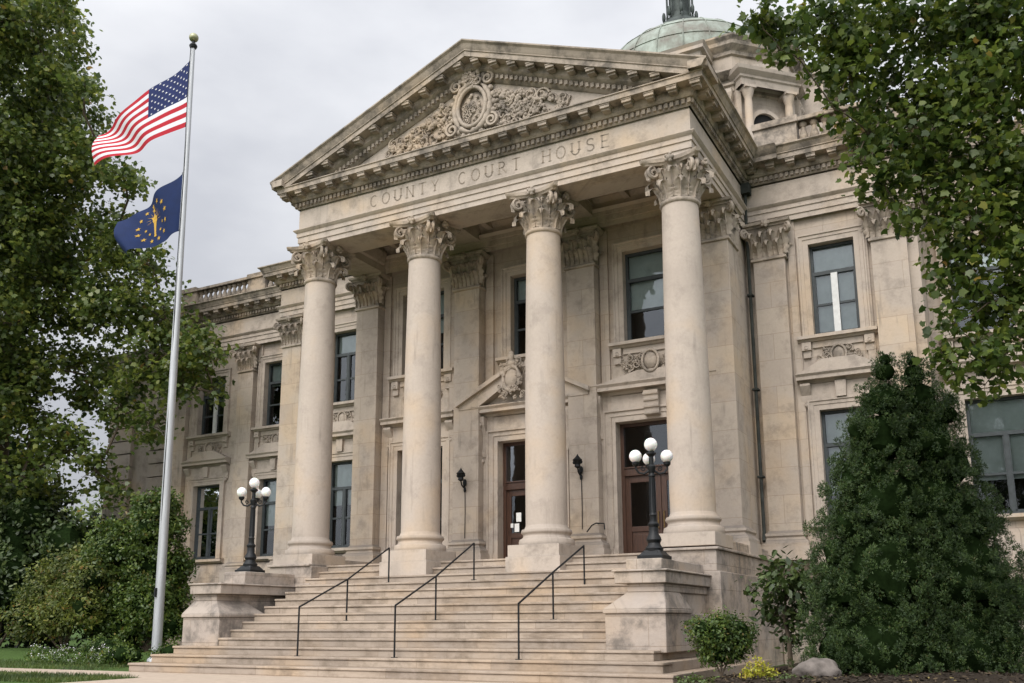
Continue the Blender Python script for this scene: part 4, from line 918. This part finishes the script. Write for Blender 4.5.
cl_ = grid(US, lambda i, j: 2 if (i < NU*.4 and j < 21) else (0 if (j//3) % 2 == 0 else 1)).build('flag_cloth', ['flag_red', 'flag_white', 'flag_blue'], t, ang=80)
cloth = cl_
def star(mb, fn, u, v, r, asp, off):
    vs = []
    for k_ in range(10):
        a = PI/2+k_*PI/5; q = r if k_ % 2 == 0 else r*.42; vs.append(tuple(fn(u+q*math.cos(a)*asp, v-q*math.sin(a), off)))
    vs.append(tuple(fn(u, v, off))); mb.add(vs, [(k_, (k_+1) % 10, 10) for k_ in range(10)])
for rw in range(9):
    for cl in range(6 if rw % 2 == 0 else 5):
        u = .4*((cl+.5)/6 if rw % 2 == 0 else (cl+1)/6); v = 7/13*((rw+.5)/9)
        for off in (-.012, .012):
            sts = MB(); star(sts, US, u, v, .019, .62, off); sts.build('star', 'flag_white', cloth, smooth=False)
IN = flag_surface((-10.0, PYY, 14.33), (-9.99, PYY, 12.37), (-11.95, -2.1, 12.78), (-11.5, -2.1, 11.63), .06, .24, 2.1)
t = thing('flag', 'blue state flag with a gold torch and gold stars flying below the American flag', 'flag', (-10.0, PYY, 13.3))
grid(IN, lambda i, j: 0).build('flag_cloth', 'state_blue', t, ang=80)
em = MB()
for off in (-.012, .012):
    for k_ in range(13): a = PI/2+2*PI*k_/13; star(em, IN, .5+.27*math.cos(a), .5-.38*math.sin(a), .05, .7, off)
    for k_ in range(5): a = -PI/2+(k_-2)*.62; star(em, IN, .5+.17*math.cos(a), .5-.24*math.sin(a), .038, .7, off)
    star(em, IN, .5, .2, .06, .7, off)
    def q4(pts): em.add([tuple(IN(u, v, off*1.2)) for u, v in pts], [tuple(range(len(pts)))])
    q4([(.475, .45), (.525, .45), (.51, .78), (.49, .78)]); q4([(.455, .42), (.545, .42), (.53, .47), (.47, .47)]); q4([(.465, .42), (.44, .34), (.475, .35), (.5, .26), (.52, .34), (.56, .33), (.535, .42)])
    q4([(.48, .76), (.52, .76), (.52, .8), (.48, .8)])
    for k_ in range(9):
        a = R_(-20+k_*27.5); c, s = math.cos(a), math.sin(a); q4([(.5+.07*c-.004*s, .4-.1*s-.005*c), (.5+.15*c, .4-.2*s), (.5+.07*c+.004*s, .4-.1*s+.005*c)])
em.build('torch_emblem', 'flag_gold', t, smooth=False)

# ------------------------------------------------------------------ vegetation
def fast_mesh(name, V, F, material, parent=None, smooth=False):
    """V (n,3); F (m,k) polygons of equal size"""
    me = bpy.data.meshes.new(name); k = F.shape[1]
    me.vertices.add(len(V)); me.vertices.foreach_set('co', V.astype(np.float32).ravel())
    me.loops.add(F.size); me.loops.foreach_set('vertex_index', F.astype(np.int32).ravel())
    me.polygons.add(len(F)); me.polygons.foreach_set('loop_start', (np.arange(len(F))*k).astype(np.int32))
    me.materials.append(MATS[material]); me.update(calc_edges=True); me.validate()
    if smooth: me.shade_smooth()
    o = bpy.data.objects.new(name, me); S.collection.objects.link(o)
    if parent is not None: o.parent = parent; o.location = -parent.location
    return o
MAPLE = np.array([(0, -.05, 0), (.14, .02, .02), (.36, .04, -.06), (.34, .2, 0), (.46, .42, -.1), (.27, .5, .02), (.04, .82, -.08), (-.25, .48, .03), (-.44, .36, -.1), (-.33, .2, 0), (-.34, .02, -.06), (-.12, .02, .02)])
OVAL = np.array([(0, 0, 0), (.22, .25, -.03), (.2, .6, -.04), (0, .95, -.1), (-.2, .6, -.04), (-.22, .25, -.03)])
BLADE = np.array([(-.07, 0, 0), (.07, 0, 0), (.05, .6, .06), (0, 1, .05), (-.05, .6, .06)])
def orient(n, upb, out=None, ob=0):
    v = rng.normal(size=(n, 3)); v[:, 2] += upb
    if out is not None: v += out*ob
    v /= np.linalg.norm(v, axis=1)[:, None]; a = rng.normal(size=(n, 3)); a -= (a*v).sum(1)[:, None]*v; a /= np.linalg.norm(a, axis=1)[:, None]; return a, np.cross(v, a), v
def leaves(P, size, tmpl, upb=.9, jit=.3, droop=0, out=None, ob=0, axis_out=0):
    n = len(P); a, b_, c = orient(n, upb, out, ob)
    if axis_out and out is not None:   # leaf long axis (b) points outwards
        b_ = out+rng.normal(size=(n, 3))*.5; b_[:, 2] += .35; b_ /= np.linalg.norm(b_, axis=1)[:, None]; c = rng.normal(size=(n, 3)); c -= (c*b_).sum(1)[:, None]*b_; c /= np.linalg.norm(c, axis=1)[:, None]; a = np.cross(b_, c)
    s = size*(1+jit*rng.uniform(-1, 1, n)); k = len(tmpl)
    V = P[:, None, :]+s[:, None, None]*(tmpl[None, :, 0:1]*a[:, None, :]+tmpl[None, :, 1:2]*b_[:, None, :]+tmpl[None, :, 2:3]*c[:, None, :])
    return V.reshape(-1, 3), np.arange(n*k).reshape(n, k)
def crown_points(lobes, dens, per, spread, shell=.55, flat=.8):
    P = []; CC = []; DD = []
    for (x, y, z, r) in lobes:
        n = max(3, int(dens*r*r)); d = rng.normal(size=(n, 3)); d /= np.linalg.norm(d, axis=1)[:, None]; rad = r*rng.uniform(shell**2, 1.08, n)**.5*(1+.12*rng.normal(size=n))
        c = np.array((x, y, z))+d*rad[:, None]*np.array((1, 1, .92)); CC.append(c)
        q = np.repeat(c, per, axis=0)+rng.normal(size=(n*per, 3))*np.array((1, 1, flat))*spread; P.append(q); DD.append(np.repeat(d, per, axis=0))
    return np.concatenate(P), np.concatenate(CC), np.concatenate(DD)
def tree(name, label, cat, base, trunk, lobes, dens, per, spread, lsize, tmpl, lmat, group=None, limb_r=.12, twigs=5, **kw):
    t = thing(name, label, cat, base, group); b_ = MB(); tp = [Vector(p_) for p_ in trunk['pts']]; b_.tube(tp, trunk['r'], 12)
    P, CC, DD = crown_points(lobes, dens, per, spread, kw.get('shell', .45)); r2 = random.Random(3)
    net = [(q, q) for q in tp]; todo = [(Vector(l[:3]), l[3]) for l in lobes]
    while todo:
        best = min(((c-q).length+(.35*(c-q).length if q.z > c.z else 0), i, k_) for i, (c, r) in enumerate(todo) for k_, (q, _) in enumerate(net))
        c, r = todo.pop(best[1]); j = net[best[2]][0]; dl = (c-j).length; lr = limb_r*min(1, .45+dl*.12)
        wob = lambda: Vector((r2.uniform(-.12, .12), r2.uniform(-.12, .12), r2.uniform(-.02, .16)))*dl
        b_.tube([j, j.lerp(c, .3)+wob()*.7, j.lerp(c, .65)+wob()*.7, c], [lr, lr*.85, lr*.7, lr*.5], 6); net.append((c, c))
        for _ in range(twigs):
            d = Vector((r2.gauss(0, 1), r2.gauss(0, 1), r2.gauss(.1, .8))).normalized()*r*r2.uniform(.7, 1.0); m2 = c+d*.5+Vector((0, 0, .08*r)); b_.tube([c, m2, c+d], [lr*.4, lr*.28, lr*.1], 4)
    b_.build('trunk', 'bark', t, ang=60)
    V, F = leaves(P, lsize, tmpl, kw.get('upb', .9), .35, 0, DD, kw.get('ob', .6), kw.get('axis_out', 0)); fast_mesh('crown', V, F, lmat, t); return t

LEFT = [(-21.9,-2.02,22.9,2.1),(-20.7,-0.45,23.9,1.5),(-19.3,-0.55,24.3,0.8),(-23.0,0.18,20.9,1.9),(-20.3,0.49,21.6,1.1),(-17.97,0.46,20.69,0.54),(-22.15,-1.14,18.0,2.31),(-21.36,1.37,18.96,1.95),(-18.77,1.8,18.07,1.35),(-16.95,1.79,17.29,0.77),(-21.98,0.63,15.76,2.38),(-21.44,3.09,16.37,1.88),(-18.02,2.88,15.16,1.27),(-16.28,2.94,13.89,0.69),(-22.38,0.05,12.33,2.12),(-21.38,2.66,13.38,1.83),(-18.45,3.23,12.64,1.58),(-16.14,3.48,11.92,1.08),(-14.46,3.5,10.68,0.82),(-13.71,3.48,9.99,0.55),(-16.82,3.51,10.23,1.16),(-14.94,3.59,9.21,0.97),(-13.7,3.76,8.83,0.44),(-20.61,3.76,10.38,1.38),(-21.83,1.97,10.33,1.39),(-22.73,0.66,8.93,1.93),(-18.01,3.27,8.53,0.85),(-16.24,3.23,7.75,0.6),(-21.89,2.48,8.0,1.03),(-19.86,2.63,7.03,1.08),(-21.67,1.92,5.91,1.31),(-18.65,2.89,6.19,0.76),(-17.91,3.5,5.26,0.53),
        (-25.5, 1.5, 20.5, 2.6), (-25.8, 2.5, 15.5, 2.8), (-25.6, 1.5, 10.5, 2.6), (-24.5, 3.5, 23.5, 2.3), (-27.5, 3, 18, 2.5), (-27.5, 3, 12.5, 2.5), (-23, 2, 25.2, 1.8)]
tree('leafy_tree', 'tall broad leafy green tree behind the flagpole, reaching over the left wing', 'tree', (-24.5, 2.6, G),
     {'pts': [(-24.5, 2.6, G-.1), (-24.4, 2.6, 2), (-24.2, 2.5, 5), (-24, 2.4, 8.5), (-23.8, 2.3, 12), (-23.6, 2.2, 16), (-23.2, 2.1, 20), (-22.8, 2, 23.5)], 'r': [.62, .5, .45, .4, .34, .26, .17, .08]}, LEFT, 17, 44, .29, .215, MAPLE, 'tree_leaf', limb_r=.08, shell=.5)
RIGHT = [(9.7,-9.61,8.03,0.28),(9.98,-9.12,8.07,0.32),(10.42,-8.61,8.38,0.46),(10.99,-7.9,8.63,0.63),(11.72,-7.31,8.75,0.78),(12.46,-7.12,8.62,0.83),(13.09,-7.16,7.78,0.94),(9.89,-9.41,7.63,0.15),(10.09,-9.18,7.56,0.18),(10.59,-8.35,7.65,0.43),(11.2,-7.57,7.68,0.67),(12.05,-7.52,7.45,0.74),(10.4,-8.66,7.03,0.16),(10.75,-8.18,6.81,0.37),(11.31,-7.53,6.76,0.58),(12.13,-7.47,6.43,0.73),(12.78,-7.49,5.98,0.64),(10.87,-8.07,6.11,0.32),(10.62,-8.39,6.39,0.18),(11.3,-7.57,5.93,0.46),(11.87,-7.63,5.5,0.55),(12.47,-7.45,5.1,0.58),(11.02,-8.02,5.71,0.16),(11.64,-7.62,4.92,0.39),(12.06,-7.52,4.47,0.46),(12.55,-7.2,4.22,0.51),(11.47,-7.77,4.16,0.23),(11.73,-7.79,3.85,0.33),(11.33,-7.98,3.79,0.15),(11.47,-7.84,3.48,0.2),(11.99,-7.6,3.66,0.3),(11.79,-7.75,3.33,0.16),(12.44,-7.09,5.95,0.54),(10.54,-8.25,8.11,0.41),(13.36,-6.81,6.86,0.94),
         (14.4, -6.6, 8.6, 1.1), (14.6, -6.8, 7.0, 1.0), (15.6, -6.2, 9.6, 1.3), (15.8, -7.2, 7.6, 1.2), (14.3, -6.5, 5.4, .8)]
tree('maple_tree', 'maple tree whose branches hang into the upper right over the right wing', 'tree', (15.2, -6.2, G),
     {'pts': [(15.2, -6.2, G-.1), (15.2, -6.2, 1.5), (15.1, -6.25, 3.2), (14.9, -6.3, 5.2), (14.8, -6.3, 7.5), (14.8, -6.2, 9.5)], 'r': [.34, .28, .25, .2, .15, .07]}, RIGHT, 150, 14, .11, .115, MAPLE, 'maple_leaf', limb_r=.022, twigs=6, shell=.3)
YEW = [(9.86,-4.22,0.14,1.2),(10.69,-3.54,0.13,1.3),(11.41,-3.39,0.13,0.72),(9.34,-4.7,-0.01,0.52),(9.97,-4.42,1.24,1.06),(10.8,-3.74,1.25,1.14),(11.42,-3.57,0.92,0.64),(9.48,-4.85,1.0,0.54),(10.01,-4.65,2.34,0.8),(10.7,-4.06,2.36,0.89),(11.24,-3.69,2.04,0.62),(9.62,-4.99,1.93,0.35),(10.12,-4.81,3.29,0.58),(10.73,-4.37,3.3,0.65),(11.11,-3.96,2.92,0.46),(10.29,-4.86,3.91,0.39),(10.77,-4.5,3.93,0.42),(10.35,-4.93,4.35,0.21),(10.75,-4.6,4.33,0.23),(10.37,-4.97,4.55,0.13),(10.75,-4.66,4.55,0.13),(11.2,-4.2,3.95,.13),(11.18,-4.2,3.7,.2),(10.1,-4.9,3.85,.2),(9.75,-5.0,2.6,.3),(9.45,-4.95,1.5,.35),(11.5,-3.5,2.0,.3),(11.04,-4.17,3.64,0.23),(9.92,-5.06,3.42,0.26),(11.76,-3.12,0.76,0.36),(11.54,-3.61,1.39,0.22),(9.89,-4.94,2.8,0.41),(9.32,-4.9,0.77,0.25)]
def dense_shrub(name, label, cat, base, lobes, dens, per, spread, lsize, tmpl, lmat, core=.8, group=None, **kw):
    t = thing(name, label, cat, base, group); st_ = MB(); ls = min(1, lobes[0][3])
    for (x, y, z, r) in lobes[:6]: st_.tube([(base[0], base[1], base[2]-.05), ((base[0]+x)/2, (base[1]+y)/2, (base[2]+z)/2), (x, y, z)], [.05*ls, .035*ls, .02*ls], 6)
    st_.build('stem', 'bark', t)
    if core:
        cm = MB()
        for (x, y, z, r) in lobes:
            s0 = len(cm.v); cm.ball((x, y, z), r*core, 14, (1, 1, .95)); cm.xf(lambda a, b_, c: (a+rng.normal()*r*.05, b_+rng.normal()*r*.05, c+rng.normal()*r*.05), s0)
        cm.build('filler_core', 'yew_core', t)  # dark solid core added to stop the view through the foliage
    P, CC, DD = crown_points(lobes, dens, per, spread, kw.get('shell', .8), .9); 
    if kw.get('tuft'):
        o_ = rng.normal(size=P.shape); o_ /= np.linalg.norm(o_, axis=1)[:, None]
        sz = np.repeat(spread*rng.uniform(.7, 1.35, len(CC)), per)[:, None]; P = np.repeat(CC, per, 0)+o_*sz*rng.uniform(.55, 1.0, (len(P), 1))*np.array((1, 1, 1.25)); DD = o_*1.0+np.array((0, 0, .25))
    V, F = leaves(P, lsize, tmpl, kw.get('upb', .5), .35, 0, DD, 1.0, kw.get('axis_out', 1)); fast_mesh('foliage', V, F, lmat, t); return t
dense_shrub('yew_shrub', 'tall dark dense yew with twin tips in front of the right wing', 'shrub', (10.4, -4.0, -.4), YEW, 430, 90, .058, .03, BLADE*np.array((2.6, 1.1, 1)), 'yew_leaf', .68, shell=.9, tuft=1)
dense_shrub('round_shrub', 'small rounded green shrub beside the right end of the steps', 'shrub', (7.45, -4.95, -.4), [(7.47,-4.96,0.36,0.27),(7.2,-5.07,0.3,0.26),(7.74,-4.78,0.3,0.26), (7.5, -4.9, .18, .28), (7.25, -5.0, .14, .24), (7.72, -4.8, .14, .24), (7.5, -5.1, .25, .26), (7.45, -4.95, -.08, .24), (7.25, -4.95, -.05, .18), (7.7, -4.85, -.05, .18)], 800, 18, .045, .055, OVAL, 'shrub_leaf', .6, upb=1.0, axis_out=0)
tree('rhododendron', 'loose upright dark shrub with bare lower stems between the pier and the tall yew', 'shrub', (8.15, -2.95, -.35), {'pts': [(8.15, -2.95, -.4), (8.15, -2.95, .1), (8.1, -3.0, .5), (8.15, -3.0, .9)], 'r': [.05, .04, .035, .02]},
     [(8.17,-3.07,1.27,0.4),(7.9,-3.15,1.0,0.4),(8.39,-2.91,1.09,0.36),(7.94,-3.02,0.55,0.3),(8.34,-2.81,0.55,0.3),(8.14,-2.82,0.11,0.25), (8.6, -2.7, .8, .3)], 190, 9, .08, .15, OVAL, 'dark_leaf', limb_r=.03)
SHL = [(-13.36,1.13,3.5,0.93),(-13.0,1.46,3.83,0.6),(-14.73,1.12,2.9,1.15),(-13.35,1.56,2.36,1.0),(-12.8,1.85,2.4,0.5),(-15.19,1.25,1.25,1.28),(-13.61,1.56,1.07,1.13),(-13.0,2.0,1.22,0.5),(-12.83,1.19,4.48,0.46),(-13.44,0.92,4.22,0.4), (-12.8, 1.7, .4, .6), (-14.3, 1.3, .3, .9)]
dense_shrub('evergreen_shrub', 'bushy green evergreen behind the lower end of the flagpole', 'shrub', (-13.5, 1.5, -.45), SHL, 150, 26, .1, .12, OVAL, 'shrub_leaf', .6, upb=.4, axis_out=0)
dense_shrub('spreading_shrub', 'low spreading yellow-green shrub left of the evergreen bush', 'shrub', (-17, 1.0, -.45), [(-16.45,0.97,2.1,1.1),(-17.4,0.57,1.61,0.89),(-16.28,0.21,0.76,0.73),(-17.9, .3, .7, .8), (-15.6, .3, 1.5, .6), (-14.9, .2, 1.9, .7), (-14.6, -.2, 1.0, .6)], 110, 22, .12, .13, OVAL, 'light_leaf', .5, upb=.8, axis_out=0)
dense_shrub('dark_yew', 'dark round yew under the leafy tree, near the left edge', 'shrub', (-21.5, 1.5, -.5), [(-21.5, 1.5, 2.2, 1.5), (-22.5, 2.5, 3.6, 1.7), (-20.6, 2.2, 1.4, 1.2), (-23.2, 1.2, 1.4, 1.5), (-21.6, 2.4, 4.6, 1.1), (-19.6, 2.6, 3.4, 1.0)], 60, 20, .14, .2, OVAL, 'dark_leaf', .8, axis_out=0)
dense_shrub('dark_hedge', 'dark tall hedge filling the left edge behind the lawn', 'hedge', (-27, 6, G), [(-25.95,4.51,4.84,2.14),(-24.23,5.82,3.15,1.71),(-24.66,3.5,2.23,2.03),(-23.34,4.48,1.03,1.63),(-28.86,4.82,6.83,2.7),(-22.18,6.53,3.82,1.2), (-28.5, 5, 2.5, 2.4), (-20.5, 7.0, 2.4, 1.5), (-31, 6, 4.5, 3), (-21.5, 6.5, .8, 1.4), (-30, 6, 1.5, 2.4)], 30, 18, .18, .26, OVAL, 'dark_leaf', .85, axis_out=0)
for i, (x, y, z, r, lb) in enumerate([(-8.1, -2.4, -.36, .38, 'low green shrub beside the left end of the steps'), (-9.1, -3.1, -.33, .3, 'low green shrub just left of the flagpole base'), (-11.2, -2.0, -.3, .5, 'low mounded shrub in the left bed nearest the evergreen bush')]):
    dense_shrub('low_shrub', lb, 'shrub', (x, y, -.5), [(x, y, z, r), (x+.3, y+.15, z-.05, r*.7), (x-.3, y-.1, z-.05, r*.75)], 300, 12, .05, .075, OVAL, 'shrub_leaf', .7, group='low shrubs in the left bed', axis_out=0)
for i, (x, y, lb) in enumerate([(-9.9, -3.2, 'white flowering plant in the left bed nearest the flagpole'), (-11.6, -3.0, 'white flowering plant in the middle of the left bed'), (-13.3, -2.6, 'white flowering plant farthest left in the bed')]):
    t = thing('flowering_plant', lb, 'plant', (x, y, -.5), 'white flowering plants in the left bed'); lo = [(x, y, -.38, .28), (x+.33, y, -.42, .24), (x-.3, y+.1, -.42, .24), (x+.7, y+.1, -.46, .2)]
    P, CC, DD = crown_points(lo, 330, 8, .05, .5); V, F = leaves(P, .07, OVAL, .5, .3, 0, DD, 1); fast_mesh('foliage', V, F, 'shrub_leaf', t)
    P = CC[::2]+np.array((0, 0, .08)); P = np.repeat(P, 5, 0)+rng.normal(size=(len(P)*5, 3))*.025; V, F = leaves(P, .04, OVAL, 1.5); fast_mesh('flowers', V, F, 'flower_white', t)
t = thing('yellow_plant', 'small bright yellow leafed plant left of the boulder', 'plant', (8.36, -6.2, -.45)); lo = [(8.38, -6.25, -.24, .15), (8.54, -6.15, -.3, .12), (8.24, -6.3, -.31, .12)]
P, CC, DD = crown_points(lo, 1500, 8, .025, .4); V, F = leaves(P, .05, OVAL, .5, .3, 0, DD, 1); fast_mesh('foliage', V, F, 'yellow_leaf', t)
for x, y, lb, g in ((7.75, -7.4, 'low green ground plant in front of the round shrub', 0), (9.0, -6.9, 'low green ground plant in front of the boulder', 0)):
    t = thing('ground_plant', lb, 'plant', (x, y, -.45), 'low ground plants at the front of the right bed'); lo = [(x, y, -.4, .16), (x+.22, y, -.42, .14), (x-.2, y, -.42, .13)]
    P, CC, DD = crown_points(lo, 900, 7, .03, .4); V, F = leaves(P, .05, OVAL, .6, .3, 0, DD, 1); fast_mesh('foliage', V, F, 'grass_blade', t)
# boulder
me = bpy.data.meshes.new('boulder'); bm = bmesh.new(); bmesh.ops.create_icosphere(bm, subdivisions=4, radius=1)
from mathutils import noise as mn
for v in bm.verts:
    p_ = v.co.copy(); k_ = 1+.22*mn.noise(p_*1.4)+.08*mn.noise(p_*4)+.03*mn.noise(p_*11); v.co = Vector((p_.x*.36*k_, p_.y*.26*k_, max(-.1, p_.z*.2*k_+.02*p_.x)))
bm.to_mesh(me); bm.free(); me.materials.append(MATS['boulder']); me.shade_smooth(); o = bpy.data.objects.new('boulder', me); o.location = (9.15, -5.75, -.3); o.rotation_euler = (0, 0, .5); S.collection.objects.link(o)
tag(o, 'grey rounded boulder at the foot of the tall yew', 'boulder')
# lawn grass
n = 26000; P = np.stack([rng.uniform(-24, -4.35, n), rng.uniform(-8.6, -6.58, n), np.full(n, G-.02)], 1)
n2 = 30000; P2 = np.stack([rng.uniform(-45, -8, n2), -4.85+rng.uniform(0, 1, n2)**1.5*7, np.full(n2, G-.02)], 1); P = np.concatenate([P, P2])
V, F = leaves(P, .085, BLADE*np.array((1, 1, 1)), .0, .4, 0, np.tile(np.array((0, 0, 1.)), (len(P), 1)), 1, 1)
g = fast_mesh('grass', V, F, 'grass_blade'); g['kind'] = 'stuff'; g['label'] = 'short green lawn grass'
n = 5200; P = np.stack([rng.uniform(6.9, 12, n), rng.uniform(-9.2, -2.5, n), np.zeros(n)], 1)
ex = np.minimum(1, np.minimum.reduce([(P[:, 0]-6.68)/.4, (18.68-P[:, 0])/.4, (P[:, 1]+9.5)/.433, (3.5-P[:, 1])/.433])/6); P[:, 2] = G-.02+.32*ex**.5+.05*np.sin(P[:, 0]*2.1)*np.cos(P[:, 1]*1.7)*ex
V, F = leaves(P, .06, OVAL, 3.0, .6); g = fast_mesh('leaf_litter', V, F, 'litter'); g['kind'] = 'stuff'; g['label'] = 'brown bark chips and fallen leaves on the planting bed'
# background trees beyond the left end of the building
BT = [((-48, 30), 5.5, 11, 'distant green tree farthest left beyond the hedge'), ((-40, 34), 5, 10, 'distant green tree between the hedge and the pavilion'), ((-56, 22), 6, 12, 'large distant tree at the left edge behind the hedge')]
for (x, y), r, h, lb in BT:
    lo = [(x+r*.6*math.cos(a), y+r*.6*math.sin(a), h*.55+r*.3*math.sin(a*2+x), r*.6) for a in np.linspace(0, 5.2, 6)]+[(x, y, h*.85, r*.6), (x, y, h*.35, r*.7)]
    tree('distant_tree', lb, 'tree', (x, y, G), {'pts': [(x, y, G-.1), (x, y, h*.4), (x, y, h*.8)], 'r': [.4, .3, .1]}, lo, 9, 14, .5, .5, OVAL, 'tree_leaf', 'distant trees behind the left hedge', limb_r=.12)
